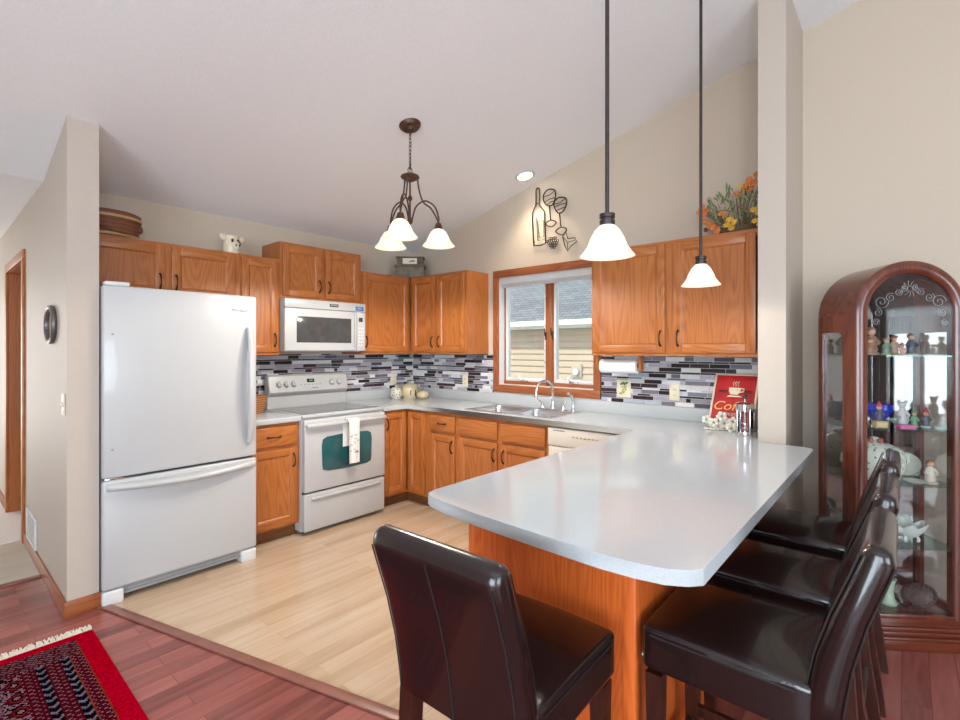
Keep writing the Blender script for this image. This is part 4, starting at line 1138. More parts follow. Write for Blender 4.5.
for i in range(26):
    y = rnd.uniform(-.12, .18); z = rnd.uniform(.12, .32) * (1 - abs(y - .05) * 1.2); m.tube([(rnd.uniform(-.02, .02), y * .3, .03), (rnd.uniform(-.05, .03), y * .7, z * .6), (rnd.uniform(-.08, .04), y, z)], .0018, 5)
m.build('stems', colm((.16, .10, .05), .8), t)
m = MB()
for i in range(125):
    y = rnd.uniform(-.15, .17); z = rnd.uniform(.02, .27) * (1 - abs(y - .02) * 1.3); x = rnd.uniform(-.11, .03)
    a = rnd.uniform(0, 2 * PI); L = rnd.uniform(.04, .085); up = rnd.uniform(.3, 1.2)
    dv = Vector((math.cos(a) * math.cos(up), math.sin(a) * math.cos(up), math.sin(up))) * L; sd_ = dv.cross(Vector((0.3, .5, 1))).normalized() * L * .11
    p0 = Vector((x, y, z)); md_ = p0 + dv * .5 + Vector((0, 0, .004))
    m.faces([p0, md_ + sd_, p0 + dv, md_ - sd_], [(0, 1, 2), (0, 2, 3)])
tag(m.build('leaves', colm((.17, .22, .08), .7), t), kind='stuff')
for x, y, z, c in hd_:
    m = MB(); s = .018 if c != 'r' else .011
    n_ = Vector((-.8, rnd.uniform(-.3, .5), rnd.uniform(.1, .7))).normalized(); R = n_.to_track_quat('Z', 'Y').to_matrix().to_4x4(); R.translation = (x, y, z); m.M = R
    for k in range(7):
        a = 2 * PI * k / 7; m.ball((s * .75 * math.cos(a), s * .75 * math.sin(a), .002), (s * .5, s * .5, .005), 8)
    for k in range(5):
        a = 2 * PI * k / 5 + .4; m.ball((s * .4 * math.cos(a), s * .4 * math.sin(a), .007), (s * .35, s * .35, .005), 8)
    m.M = None; fo = m.build('flower', fc[c], t)

# ------------------------------------------------------------------ metal wine art on the gable wall
t = thing('wall_art', 'black wire wall art of a wine bottle, two glasses and grapes above the window', 'wall art', (0, -1.80, 2.50))
def wp(pts, z0=2.5): return [(-.018, y + 1.80, z - z0) for y, z in pts]
def smooth_loop(pts, k=6, closed=True):
    n = len(pts); out = []
    rng = range(n) if closed else range(n - 1)
    for i in rng:
        g = lambda j: Vector(pts[j % n]) if closed else Vector(pts[min(max(j, 0), n - 1)])
        p0, p1, p2, p3 = g(i - 1), g(i), g(i + 1), g(i + 2)
        for s in range(k):
            u = s / k; out.append(.5 * ((2 * p1) + (-p0 + p2) * u + (2 * p0 - 5 * p1 + 4 * p2 - p3) * u * u + (-p0 + 3 * p1 - 3 * p2 + p3) * u ** 3))
    if not closed: out.append(Vector(pts[-1]))
    return out
wire = colm((.035, .024, .015), .45, .5); wr = .0055
m = MB(); m.tube(wp([(-1.633, 2.678), (-1.633, 2.80), (-1.64, 2.818), (-1.652, 2.823), (-1.664, 2.815), (-1.669, 2.80), (-1.666, 2.672), (-1.69, 2.645), (-1.721, 2.603), (-1.733, 2.329), (-1.68, 2.318), (-1.612, 2.324), (-1.603, 2.40), (-1.594, 2.605), (-1.612, 2.645)]), wr, 8, True)
m.tube(wp([(-1.638, 2.561), (-1.724, 2.553), (-1.730, 2.365), (-1.652, 2.362)]), .0035, 6, True); m.tube(wp([(-1.65, 2.535), (-1.712, 2.53), (-1.716, 2.39), (-1.665, 2.388)]), .003, 6, True)
m.tube(wp([(-1.633, 2.69), (-1.668, 2.685)]), .0035, 6); m.build('bottle_outline', wire, t)
for gl, st, ft, bands in (([(-1.71, 2.742), (-1.735, 2.775), (-1.775, 2.785), (-1.825, 2.764), (-1.832, 2.715), (-1.815, 2.665), (-1.791, 2.644), (-1.741, 2.657), (-1.712, 2.70)], [(-1.771, 2.644), (-1.783, 2.515)], [(-1.733, 2.494), (-1.783, 2.518), (-1.838, 2.49), (-1.791, 2.46)], [[(-1.715, 2.735), (-1.77, 2.735), (-1.826, 2.765)], [(-1.72, 2.68), (-1.77, 2.70), (-1.826, 2.70)], [(-1.75, 2.66), (-1.79, 2.675), (-1.822, 2.672)]]),
                         ([(-1.816, 2.656), (-1.838, 2.685), (-1.875, 2.695), (-1.930, 2.676), (-1.938, 2.63), (-1.92, 2.59), (-1.895, 2.567), (-1.857, 2.567), (-1.825, 2.61)], [(-1.87, 2.562), (-1.885, 2.44)], [(-1.833, 2.413), (-1.882, 2.441), (-1.938, 2.417), (-1.898, 2.375)], [[(-1.82, 2.65), (-1.87, 2.65), (-1.93, 2.676)], [(-1.825, 2.62), (-1.88, 2.635), (-1.937, 2.635)], [(-1.84, 2.59), (-1.89, 2.60), (-1.93, 2.605)]])):
    m = MB(); m.tube(smooth_loop(wp(gl)), wr, 8, True); m.tube(wp(st), wr, 8); m.tube(smooth_loop(wp(ft)), wr * .9, 8, True)
    for b in bands: m.tube(smooth_loop(wp(b), 6, False), .0035, 6)
    m.build('wine_glass_outline', wire, t)
m = MB(); rnd = random.Random(4)
for r_ in range(5):
    for k in range((4, 6, 5, 4, 2)[r_]):
        y = -1.748 - .021 * k - (.024, .0, .012, .028, .050)[r_] + rnd.uniform(-.003, .003); z = 2.365 - .020 * r_ - .002 * k + rnd.uniform(-.003, .003)
        m.tube([(-.018, y + 1.8 + .010 * math.cos(a), z - 2.5 + .010 * math.sin(a)) for a in [2 * PI * i / 12 for i in range(12)]], .003, 6, True)
m.build('grape_cluster', wire, t)
m = MB(); m.tube(wp([(-1.90, 2.36), (-1.93, 2.395), (-1.950, 2.335), (-2.016, 2.335), (-2.035, 2.30), (-1.985, 2.275), (-1.946, 2.236), (-1.92, 2.285)]), .004, 6, True); m.tube(wp([(-1.90, 2.36), (-1.95, 2.305), (-2.02, 2.315)]), .003, 6); m.tube(wp([(-1.95, 2.305), (-1.948, 2.25)]), .003, 6); m.build('leaf_outline', wire, t)
m = MB()
for y, z in ((-1.61, 2.36), (-1.72, 2.58), (-1.82, 2.74), (-1.93, 2.62)): m.cyl((-.018, y + 1.8, z - 2.5), (0, y + 1.8, z - 2.5), .003, n=8)
m.build('wall_pin', wire, t)

# ------------------------------------------------------------------ lamps
def shade_bell(r, h, k=1.0): return [(.020, h), (.027, h - .004), (r * .45, h * .82), (r * .62, h * .55), (r * .73, h * .30), (r * .90, h * .10), (r, .0)]


def ploc(o, pw, rad, loc, col=(1, .92, .81)):
    d = bpy.data.lights.new(o.name + '_bulb_light', 'SPOT'); d.energy = pw; d.color = col; d.shadow_soft_size = rad
    d.spot_size = math.radians(168); d.spot_blend = .25
    l = bpy.data.objects.new(o.name + '_bulb_light', d); l.location = loc; l.parent = o; C.objects.link(l)


def shade(parent, at, r, h, mat, power):
    x, y, z = at
    m = MB(); pr = shade_bell(r, h); inner = [(max(a - .003, .001), b - .0005) for a, b in pr[::-1]]
    m.lathe(pr + inner, (x, y, z), 40); s = m.build('lamp_shade', mat, parent, smooth=60)
    m = MB(); m.lathe([(0, .006), (.022, .012), (.031, .032), (.026, .055), (.014, .075), (.013, .09), (0, .09)], (x, y, z), 20); b = m.build('bulb', bulb_m, s)
    ploc(parent, power, .03, (x, y, z - .004))
    return s


def pendant(label, x, y, zb, cz_):
    t = thing('pendant_lamp', label, 'pendant lamp', (x, y, zb), 0, None)
    h = .112
    shade(t, (0, 0, 0), .096, h, shade_p, 3.0)
    m = MB(); m.lathe([(0, h - .004), (.026, h - .004), (.027, h + .014), (.023, h + .016), (.023, h + .022), (.027, h + .024), (.027, h + .038), (.010, h + .042), (0, h + .042)], n=28); m.build('socket_cap', pend_br, t)
    L = cz_ - zb - .02
    m = MB(); m.cyl((0, 0, h + .04), (0, 0, L), .0075, n=14); m.build('rod', pend_br, t)
    m = MB(); m.M = Matrix.Translation((0, 0, cz_ - zb)) @ Matrix.Rotation(-math.atan(SL), 4, 'X'); m.lathe([(0, -.016), (.04, -.014), (.05, -.006), (.052, 0), (0, 0)], n=28); m.M = None; m.build('canopy', pend_br, t)
    return t
pendant('frosted bell pendant lamp nearer the camera, hung left over the breakfast bar', -1.960, -3.262, 1.748, cz(-3.262))
pendant('frosted bell pendant lamp over the far end of the breakfast bar by the wall stub', -.90, -3.262, 1.748, cz(-3.262))

chx, chy = -1.465, -1.634; chz = cz(chy)
t = thing('chandelier', 'three-light bronze chandelier with bell glass shades hanging from the vaulted ceiling', 'chandelier', (chx, chy, chz))
m = MB(); m.M = Matrix.Rotation(-math.atan(SL), 4, 'X'); m.lathe([(0, -.042), (.018, -.04), (.03, -.026), (.058, -.022), (.070, -.008), (.072, 0), (0, 0)], n=32); m.M = None; m.build('canopy', rust_br, t)
m = MB(); z = -.04; i = 0
while z > -.275:
    a = i * PI / 2; P = [(.008 * math.cos(b) * math.cos(a), .008 * math.cos(b) * math.sin(a), z - .012 + .016 * math.sin(b)) for b in [2 * PI * k / 12 for k in range(12)]]
    m.tube(P, .0022, 6, True); z -= .025; i += 1
m.tube([(.018 * math.cos(b), 0, -.297 + .02 * math.sin(b)) for b in [2 * PI * k / 16 for k in range(16)]], .003, 6, True)
m.tube([(.004, .004, -.03), (.006, -.004, -.12), (.004, .005, -.31)], .0025, 6)
m.build('chain', rust_br, t)
m = MB(); m.lathe([(0, -.314), (.03, -.318), (.058, -.332), (.062, -.342), (.050, -.352), (.025, -.366), (0, -.372)], n=32); m.lathe([(.006, -.37), (.006, -.46), (.014, -.47), (.016, -.482), (.008, -.495), (.006, -.50), (.006, -.60), (.016, -.615), (.02, -.63), (.010, -.645), (0, -.655)], n=18); m.build('stem', rust_br, t)
fwv = Vector((math.cos(math.radians(41.25)), math.sin(math.radians(41.25)), 0)); rtv = Vector((fwv.y, -fwv.x, 0))
for ang in (20, 140, 260):
    a = math.radians(ang); u = rtv * math.cos(a) + fwv * math.sin(a); R = .192
    m = MB()
    m.tube(smooth_loop([u * .05 + Vector((0, 0, -.347)), u * .062 + Vector((0, 0, -.425)), u * .09 + Vector((0, 0, -.495)), u * .14 + Vector((0, 0, -.53)), u * (R - .01) + Vector((0, 0, -.595)), u * R + Vector((0, 0, -.63))], 6, False), .0055, 8)
    m.tube(smooth_loop([u * .012 + Vector((0, 0, -.62)), u * .04 + Vector((0, 0, -.53)), u * .10 + Vector((0, 0, -.485)), u * .165 + Vector((0, 0, -.515)), u * R + Vector((0, 0, -.585)), u * R + Vector((0, 0, -.63))], 6, False), .0055, 8)
    m.build('arm', rust_br, t)
    q = u * R
    m = MB(); m.lathe([(0, -.623), (.018, -.625), (.024, -.645), (.030, -.661), (.027, -.667), (0, -.667)], (q.x, q.y, 0), 24); m.build('socket_cup', rust_br, t)
    shade(t, (q.x, q.y, -.775), 0.107, .115, shade_g, 19)

t = thing('recessed_light', 'round recessed downlight in the ceiling above the wine art', 'ceiling light', (-.20, -1.645, cz(-1.645)))
rx = Matrix.Rotation(-math.atan(SL), 4, 'X')
m = MB(); m.M = rx; m.lathe([(.062, -.006), (.085, -.004), (.088, 0.0), (.062, .0), (.062, -.006)], n=36); m.M = None; m.build('trim_ring', white_pl, t)
m = MB(); m.M = rx; m.lathe([(0, -.012), (.035, -.010), (.06, -.003), (.06, -.001), (0, -.001)], n=32); m.M = None; m.build('lens', down_m, t)
d = bpy.data.lights.new('downlight', 'SPOT'); d.energy = 14; d.spot_size = math.radians(110); d.spot_blend = .8; d.color = (1, .86, .66); d.shadow_soft_size = .06
l = bpy.data.objects.new('downlight', d); l.location = (0, 0, -.05); l.parent = t; C.objects.link(l)


# ------------------------------------------------------------------ stools (local: faces +y)
def make_stool(label):
    t = thing('bar_stool', label, 'bar stool', (0, 0, 0), 0, 'leather bar stools at the peninsula')
    hw = .195
    m = MB(); v = m.box(-hw, -.19, .503, hw, .225, .628, .028, 4, cuts=7)
    for x in m.bm.verts:
        if x.co.z > .56:
            q = max(0, 1 - (x.co.x / hw) ** 2) * max(0, 1 - ((x.co.y - .02) / .23) ** 2); x.co.z += .022 * q
        x.co.z -= .010 * max(0, (-x.co.y)) * 1.0
    m.build('seat', leather, t, smooth=50)
    m = MB()
    for s in (1, -1): m.tube([(s * (hw + .001), .20 - k * .039, .604) for k in range(10)], .0028, 6)
    m.tube([(-.18 + k * .036, .226, .604) for k in range(11)], .0028, 6)
    m.build('seat_welt', thread, t)
    # backrest profile in y,z
    f = [(-.165, .535), (-.168, .62), (-.185, .71), (-.215, .81), (-.248, .90), (-.268, .958)]
    r_ = [(-.238, .548), (-.244, .60), (-.258, .69), (-.285, .80), (-.315, .89), (-.332, .943)]
    top = [(-.276, .976), (-.292, .985), (-.310, .983), (-.326, .971)]
    prof = f + top + r_[::-1]
    m = MB(); n = len(prof); nx = 10; pts = []
    ring = []
    cxm = Vector((sum(p[0] for p in prof) / n, sum(p[1] for p in prof) / n))
    secs = []
    for xx, inset in ((-hw, .020), (-hw + .006, .008), (-hw + .016, .002), (-hw + .03, 0), (-.1, 0), (0, 0), (.1, 0), (hw - .03, 0), (hw - .016, .002), (hw - .006, .008), (hw, .020)):
        sec = []
        for i, (y, z) in enumerate(prof):
            a = Vector(prof[i - 1]); b = Vector(prof[(i + 1) % n]); tg = (b - a).normalized(); nr = Vector((-tg.y, tg.x))
            if (Vector((y, z)) + nr * .001 - cxm).length > 0:  # inward normal: towards the mid line of the slab
                mid_y = -.2 - max(0, (z - .62)) * .27
                if nr.dot(Vector((mid_y - y, (0.78 - z) * .02))) < 0: nr = -nr
            q = Vector((y, z)) + nr * inset
            sec.append((xx, q.x, q.y))
        secs.append(sec)
    pts = [p for s in secs for p in s]; F = []
    for k in range(len(secs) - 1):
        for i in range(n): F.append((k * n + i, k * n + (i + 1) % n, (k + 1) * n + (i + 1) % n, (k + 1) * n + i))
    F.append(tuple(range(n))); F.append(tuple(range((len(secs) - 1) * n, len(secs) * n)))
    m.faces(pts, F); bmesh.ops.recalc_face_normals(m.bm, faces=m.bm.faces)
    bk = m.build('backrest', leather, t, smooth=50)
    m = MB(); m.tube([(0, y - .0005, z) for y, z in r_], .0022, 6)
    for s in (1, -1): m.tube([(s * (hw - .012), y - .001, z) for y, z in f], .0026, 6); m.tube([(s * (hw - .012), y + .0012, z) for y, z in r_], .0022, 6)
    m.build('backrest_seam', thread, bk)
    for s in (1, -1):
        m = MB()
        a, b = .023, .016
        x0, y0 = s * .162, .195
        m.faces([(x0 - b, y0 - b, 0), (x0 + b, y0 - b, 0), (x0 + b, y0 + b, 0), (x0 - b, y0 + b, 0), (x0 - a, y0 - a, .49), (x0 + a, y0 - a, .49), (x0 + a, y0 + a, .49), (x0 - a, y0 + a, .49)], [(0, 3, 2, 1), (4, 5, 6, 7), (0, 1, 5, 4), (1, 2, 6, 5), (2, 3, 7, 6), (3, 0, 4, 7)])
        m.build('leg', leg_wood, t)
        m = MB(); x0 = s * .168
        sec = [(-.275, 0, .015), (-.255, .15, .018), (-.228, .32, .021), (-.213, .55, .022)]
        pts = []; F = []
        for y, z, h in sec: pts += [(x0 - h, y - h, z), (x0 + h, y - h, z), (x0 + h, y + h, z), (x0 - h, y + h, z)]
        for k in range(3):
            for i in range(4): F.append((k * 4 + i, k * 4 + (i + 1) % 4, k * 4 + 4 + (i + 1) % 4, k * 4 + 4 + i))
        F += [(3, 2, 1, 0), (12, 13, 14, 15)]
        m.faces(pts, F); m.build('leg', leg_wood, t)
        m = MB(); m.box(s * .164 - .011, -.24, .19, s * .164 + .011, .195, .222, .002); m.build('stretcher', leg_wood, t)
    m = MB(); m.box(-.155, .184, .15, .155, .206, .185, .002); m.build('footrest', leg_wood, t)
    m = MB(); m.box(-.155, -.246, .25, .155, -.226, .28, .002); m.build('stretcher', leg_wood, t)
    m = MB(); m.box(-hw + .012, .222, .53, -hw + .03, .229, .536); m.build('maker_tag', colm((.5, .5, .5)), t)
    return t


st = make_stool('dark leather bar stool at the rounded end of the peninsula, its back to the camera')
st.location = (-2.517, -3.262, 0); st.rotation_euler = (0, 0, R90 + .03)
for x, lb in ((-2.012, 'nearest dark leather bar stool on the long side of the peninsula'), (-1.487, 'middle dark leather bar stool on the long side of the peninsula'), (-.945, 'farthest dark leather bar stool beside the curio cabinet')):
    c = copy_tree(st); c.location = (x, -3.715, 0); c.rotation_euler = (0, 0, 0); c['label'] = lb

# ------------------------------------------------------------------ rug
t = thing('oriental_rug', 'red oriental rug with patterned bands and white fringe', 'rug', (-3.0, -.985, 0))
RW, RL_ = 1.05, 1.75; cs = .0065
m = MB(); rnd = random.Random(8)
nu, nv = int(RW / cs), int(RL_ / cs)
red, mar, navy, cream, gold, blue = (.60, .001, .10), (.25, .018, .065), (.05, .02, .04), (.46, .34, .37), (.42, .16, .10), (.22, .34, .42)
bands = [(.072, 'r'), (.076, 'g'), (.118, 'm'), (.122, 'g'), (.160, 'c'), (.164, 'g'), (.205, 'm'), (.209, 'g'), (.245, 'c'), (.249, 'g'), (.29, 'm'), (.294, 'g')]
def rcol(a, b):
    """a = distance from the long edge, b = distance from the fringed end"""
    a = min(a, RW - a); 
    if b < .05: return red
    if b < .054: return gold
    if a < .072: return red
    if a < .076: return gold
    if b < .19:
        ph = (int(a / cs) * 3 + int(b / cs) * 2) % 7; k = (int(a / .026) + int(b / .02)) % 3
        q = rnd.random(); return cream if (ph < 2 and q < .75) else (mar if k else (.22, .12, .12))
    for lim, k in bands:
        if a < lim:
            if k == 'g': return gold
            if k == 'm':
                x = (int(b / cs)) % 5; y = int(a / cs) % 4
                return cream if (x == 0 and y in (1, 2)) or (x == 2 and y == 0) else ((.28, .06, .08) if x == 3 else mar)
            c = (a - lim + .019) / .019; s = ((b + abs(c) * .022) / .05) % 1
            if abs(c) > .8: return mar
            return cream if s < .18 else (blue if s < .34 else navy)
    x, y = a % .09 / .09 - .5, b % .11 / .11 - .5; d = abs(x) + abs(y)
    if d < .12: return cream
    if d < .25: return navy
    if d < .30: return gold
    if d > .46: return cream if rnd.random() < .5 else navy
    return mar if rnd.random() < .7 else (.30, .02, .05)
g = [[m.bm.verts.new((-i * cs, -j * cs, .009 + .0006 * rnd.random())) for j in range(nv + 1)] for i in range(nu + 1)]
lay = m.bm.loops.layers.color.new('Col')
for i in range(nu):
    for j in range(nv):
        f = m.bm.faces.new((g[i][j], g[i][j + 1], g[i + 1][j + 1], g[i + 1][j])); c = rcol((i + .5) * cs, (j + .5) * cs)
        k = .85 + .3 * rnd.random(); c = tuple(x * k for x in c)
        for l in f.loops: l[lay] = (*c, 1)
m.lay = lay; m.col = red
m.box(-nu * cs, -nv * cs, 0.0005, 0, 0, .0088)
m.bm.normal_update(); o = m.build('pile', rug_m, t); 
m = MB()
for i in range(int(RW / .0055)):
    x = -.004 - i * .0055
    m.tube([(x, 0, .006), (x + rnd.uniform(-.006, .006), .034, .006 + rnd.uniform(0, .004)), (x + rnd.uniform(-.012, .012), .068 + rnd.uniform(-.006, .008), .0045)], [.0036, .0042, .003], 5)
tag(m.build('fringe', plain('fringe_cotton', (.74, .68, .57), .95, noise=.1), t), kind='stuff')

# ------------------------------------------------------------------ curio cabinet
CA = math.radians(36 - 90)
CO = Vector((-.648, -3.872, 0))
t = thing('curio_cabinet', 'arched cherry curio cabinet with glass door full of figurines', 'cabinet', CO, CA)
CW, CD, SPR, RO = .492, .27, 1.585, .246
xc = CW / 2
m = MB(); m.box(-.006, -.012, 0, CW + .006, CD, .06, .004); m.box(.0, -.004, .06, CW, CD, .155, .003)
m.box(-.016, -.022, .05, CW + .016, CD, .068, .006, 3); m.box(-.008, -.014, .075, CW + .008, CD, .09, .005, 3); m.box(-.012, -.018, .098, CW + .012, CD, .114, .006, 3); m.build('base', cherry_h, t)
# hood: barrel
def arch(r, n=36, x=xc, z=SPR): return [(x + r * math.cos(PI - PI * i / n), z + r * math.sin(PI * i / n)) for i in range(n + 1)]
m = MB(); A, B = arch(RO), arch(RO - .02); n = len(A); pts = []; F = []
for (a, b) in ((A, 0), (B, 1)):
    for y in (.0, CD): pts += [(x, y, z) for x, z in a]
for i in range(n - 1):
    F += [(i, i + 1, n + i + 1, n + i), (2 * n + i + 1, 2 * n + i, 3 * n + i, 3 * n + i + 1), (i + 1, i, 2 * n + i, 2 * n + i + 1), (n + i, n + i + 1, 3 * n + i + 1, 3 * n + i)]
m.faces(pts, F); bmesh.ops.recalc_face_normals(m.bm, faces=m.bm.faces); m.build('hood', cherry_h, t, smooth=50)
for s, x in ((1, 0.0), (-1, CW - .02)):
    m = MB(); m.box(x, 0, .155, x + .02, .075, SPR); m.box(x, CD - .035, .155, x + .02, CD, SPR); m.box(x, .075, 1.50, x + .02, CD - .035, SPR); m.box(x, .075, .155, x + .02, CD - .035, .19)
    sp_ = m.build('side_frame', cherry_v, t)
    m = MB(); m.box(x + .008, .075, .19, x + .012, CD - .035, 1.50); m.build('side_glass', cab_glass, sp_)
m = MB(); FWD = .058
# door frame: stiles + arch ring, rounded front
def dring(r0, r1, y0, y1):
    a, b = arch(r0), arch(r1); n = len(a)
    P0 = [(a[0][0], .155)] + a + [(a[-1][0], .155)]; P1 = [(b[0][0], .155)] + b + [(b[-1][0], .155)]
    return P0, P1
P0, P1 = dring(RO, RO - FWD, 0, 0); n = len(P0); pts = []; F = []
mid = [((a[0] * .5 + b[0] * .5), (a[1] * .5 + b[1] * .5)) for a, b in zip(P0, P1)]
q0 = [((a[0] * .85 + b[0] * .15), (a[1] * .85 + b[1] * .15)) for a, b in zip(P0, P1)]; q1 = [((a[0] * .15 + b[0] * .85), (a[1] * .15 + b[1] * .85)) for a, b in zip(P0, P1)]
layers = [(P0, -.001), (P0, -.012), (q0, -.022), (mid, -.026), (q1, -.022), (P1, -.012), (P1, -.001)]
for l, y in layers: pts += [(x, y, z) for x, z in l]
for k in range(len(layers) - 1):
    for i in range(n - 1): F.append((k * n + i, k * n + i + 1, (k + 1) * n + i + 1, (k + 1) * n + i))
m.faces(pts, F); bmesh.ops.recalc_face_normals(m.bm, faces=m.bm.faces)
m.box(FWD - .002, -.022, .155, CW - FWD + .002, -.001, .175, .004)
dd = m.build('door', cherry_v, t, smooth=40)
m = MB(); gp = [(FWD - .002, .17)] + arch(RO - FWD + .002) + [(CW - FWD + .002, .17)]
m.prism(gp, -.008, -.004, 'xz'); m.build('door_glass', cab_glass, dd)
# etched scrolls on the glass
m = MB()
def scroll(x, z, s, turn, a0, loops=1.6):
    P = []
    for i in range(30):
        u = i / 29; a = a0 + turn * u * loops * 2 * PI; r = s * (1 - u) ** .8 + .002; P.append((x + r * math.cos(a), -.0095, z + r * math.sin(a)))
    m.tube(P, .0016, 5, flat=.4)
for s in (1, -1):
    X = lambda d: xc + s * d
    for dx, dz, r, tr, a0 in ((.125, .055, .030, 1, 0), (.085, .075, .020, -1, 1), (.14, .005, .018, 1, 2), (.15, -.04, .014, -1, 0), (.05, .10, .016, 1, 1), (.02, .12, .012, -1, 2)):
        scroll(X(dx), SPR + dz, r, tr * s, a0)
for i in range(11):
    a = 2 * PI * i / 11; m.tube([(xc + .01 * math.cos(a), -.0095, SPR + .115 + .01 * math.sin(a)), (xc + .024 * math.cos(a + .25), -.0095, SPR + .115 + .024 * math.sin(a + .25)), (xc + .04 * math.cos(a), -.0095, SPR + .115 + .04 * math.sin(a))], .0013, 5, flat=.4)
m.build('etching', etch_m, dd)
m = MB(); m.prism([(.015, .155)] + arch(RO - .012) + [(CW - .015, .155)], CD - .012, CD - .004, 'xz'); m.build('mirror_back', mirror, t)
m = MB(); m.prism([(.003, .155)] + arch(RO - .003) + [(CW - .003, .155)], CD - .004, CD + .004, 'xz'); m.build('back_panel', cherry_v, t)
SHZ = [1.388, 1.035, .772, .478]
for z in SHZ:
    m = MB(); m.box(.022, .004, z - .006, CW - .022, CD - .014, z); m.build('glass_shelf', shelf_glass, t)
m = MB(); m.box(.02, .0, .155, CW - .02, CD - .012, .168); m.build('bottom_board', cherry_h, t)
MC = Matrix.Translation(CO) @ Matrix.Rotation(CA, 4, 'Z')


def inc(x, y, z): return MC @ Vector((x, y, z))


skin_c = (.62, .36, .24)


def figurine(label, x, y, z, h, body, hat=None, base_c=None, kind='figure', arms=True, cat='figurine', grp=None, rz=0.0):
    t = thing('figurine', label, cat, inc(x, y, z + .0004), CA + rz, grp)
    u = h; z0 = 0
    if base_c:
        m = MB(); m.lathe([(0, 0), (u * .20, 0), (u * .21, u * .04), (u * .18, u * .08), (0, u * .08)], n=20); m.build('base', colm(base_c, .35), t); z0 = u * .07
    m = MB(); hb = u * (.55 if hat else .62)
    m.lathe([(0, z0), (u * .15, z0), (u * .17, z0 + hb * .15), (u * .13, z0 + hb * .55), (u * .11, z0 + hb * .85), (u * .05, z0 + hb), (0, z0 + hb)], n=18, squash=(1, .8))
    if arms:
        for s in (1, -1): m.tube([(s * u * .09, 0, z0 + hb * .85), (s * u * .19, -u * .05, z0 + hb * .55), (s * u * .10, -u * .14, z0 + hb * .48)], [u * .045, u * .05, u * .04], 8)
    m.build('body', colm(body, .35), t)
    m = MB(); hz = z0 + hb + u * .09; m.ball((0, 0, hz), (u * .115, u * .11, u * .125), 16); m.ball((0, -u * .115, hz - u * .01), (u * .02, u * .02, u * .02), 8)
    if kind == 'bear':
        for s in (1, -1): m.ball((s * u * .11, 0, hz + u * .11), u * .065, 12)
    hdo = m.build('head', colm(skin_c if kind != 'bear' else body, .4), t)
    m = MB()
    for s in (1, -1): m.ball((s * u * .042, -u * .102, hz + u * .02), u * .014, 8)
    m.build('eyes', dark_pl, hdo)
    if hat == 'cone': m = MB(); m.lathe([(u * .125, hz + u * .05), (u * .08, hz + u * .16), (0, hz + u * .34)], n=18); m.build('hat', colm(rz_hat[label] if label in rz_hat else (.5, .03, .03), .5), t)
    elif hat == 'hair': m = MB(); m.ball((0, u * .02, hz + u * .035), (u * .13, u * .12, u * .115), 14); m.build('hair', colm((.22, .09, .03), .6), t)
    elif hat == 'cap': m = MB(); m.ball((0, 0, hz + u * .07), (u * .13, u * .13, u * .08), 14); m.cyl((0, -u * .04, hz + u * .07), (0, -u * .04, hz + u * .085), u * .15); m.build('hat', colm(rz_hat.get(label, (.3, .1, .05)), .5), t)
    return t


rz_hat = {}
def L_(s, c): rz_hat[s] = c; return s
z = SHZ[0]
figurine('small brown-coated figurine leftmost on the top curio shelf', .145, .10, z, .10, (.30, .12, .06), 'hair', (.30, .2, .12))
figurine('tallest figurine with raised cap at the top curio shelf', .182, .15, z, .165, (.32, .16, .10), 'hair', (.25, .16, .10))
figurine('green and red seated figurine in the middle of the top curio shelf', .225, .11, z, .10, (.16, .24, .16), 'hair', (.45, .36, .26))
figurine(L_('mushroom-capped cottage figurine on the top curio shelf', (.32, .10, .06)), .282, .14, z, .115, (.46, .30, .20), 'cap', (.35, .30, .14))
figurine('figurine in dark blue coat rightmost on the top curio shelf', .345, .12, z, .125, (.08, .09, .12), 'hair', (.5, .35, .28))
figurine('pale pink-dressed child figurine between the larger ones on the top curio shelf', .262, .06, z, .075, (.60, .34, .28), 'hair', None)
z = SHZ[1]
cob = glass('cobalt_glass_clear', (.03, .05, .5), 1.0)
cobalt = plain('cobalt_glass', (.008, .022, .36), .08, noise=.1, coat=.6)
def cbowl(label, x, y, r, h):
    t = thing('glass_bowl', label, 'bowl', inc(x, y, SHZ[1] + .0004), CA)
    m = MB(); m.lathe([(0, 0), (r * .5, 0), (r * .5, h * .08), (r * .25, h * .18), (r * .7, h * .4), (r, h * .75), (r * .92, h), (r * .86, h), (r * .92, h * .75), (r * .62, h * .45), (0, h * .25)], n=32); m.build('bowl', cobalt, t)
cbowl('small cobalt blue glass bowl at the end of the second curio shelf', .128, .20, .036, .10)
cbowl('large cobalt blue glass bowl in the middle of the second curio shelf', .228, .17, .062, .105)
figurine(L_('red-hatted figurine with dark coat standing on a tan block', (.55, .04, .03)), .165, .07, z + .034, .10, (.06, .06, .09), 'cone', None)
t = thing('display_block', 'small tan block under the red-hatted figurine', 'block', inc(.165, .07, z + .0004), CA); m = MB(); m.box(-.027, -.022, 0, .027, .022, .034, .004); m.build('block', colm((.50, .34, .16)), t); m = MB(); m.box(-.02, -.0235, .008, .02, -.0215, .026); m.build('plaque', colm((.6, .45, .22)), t)
figurine('clear and pink round-eared bear figurine on the second curio shelf', .305, .12, z, .135, (.55, .50, .48), None, (.5, .30, .28), 'bear')
figurine(L_('green-hatted gnome figurine on the second curio shelf', (.10, .22, .14)), .352, .11, z, .092, (.14, .30, .16), 'cone', (.10, .28, .14))
figurine(L_('red-hatted gnome figurine farthest along the second curio shelf', (.55, .02, .04)), .398, .10, z, .095, (.10, .10, .12), 'cone', (.5, .5, .5))
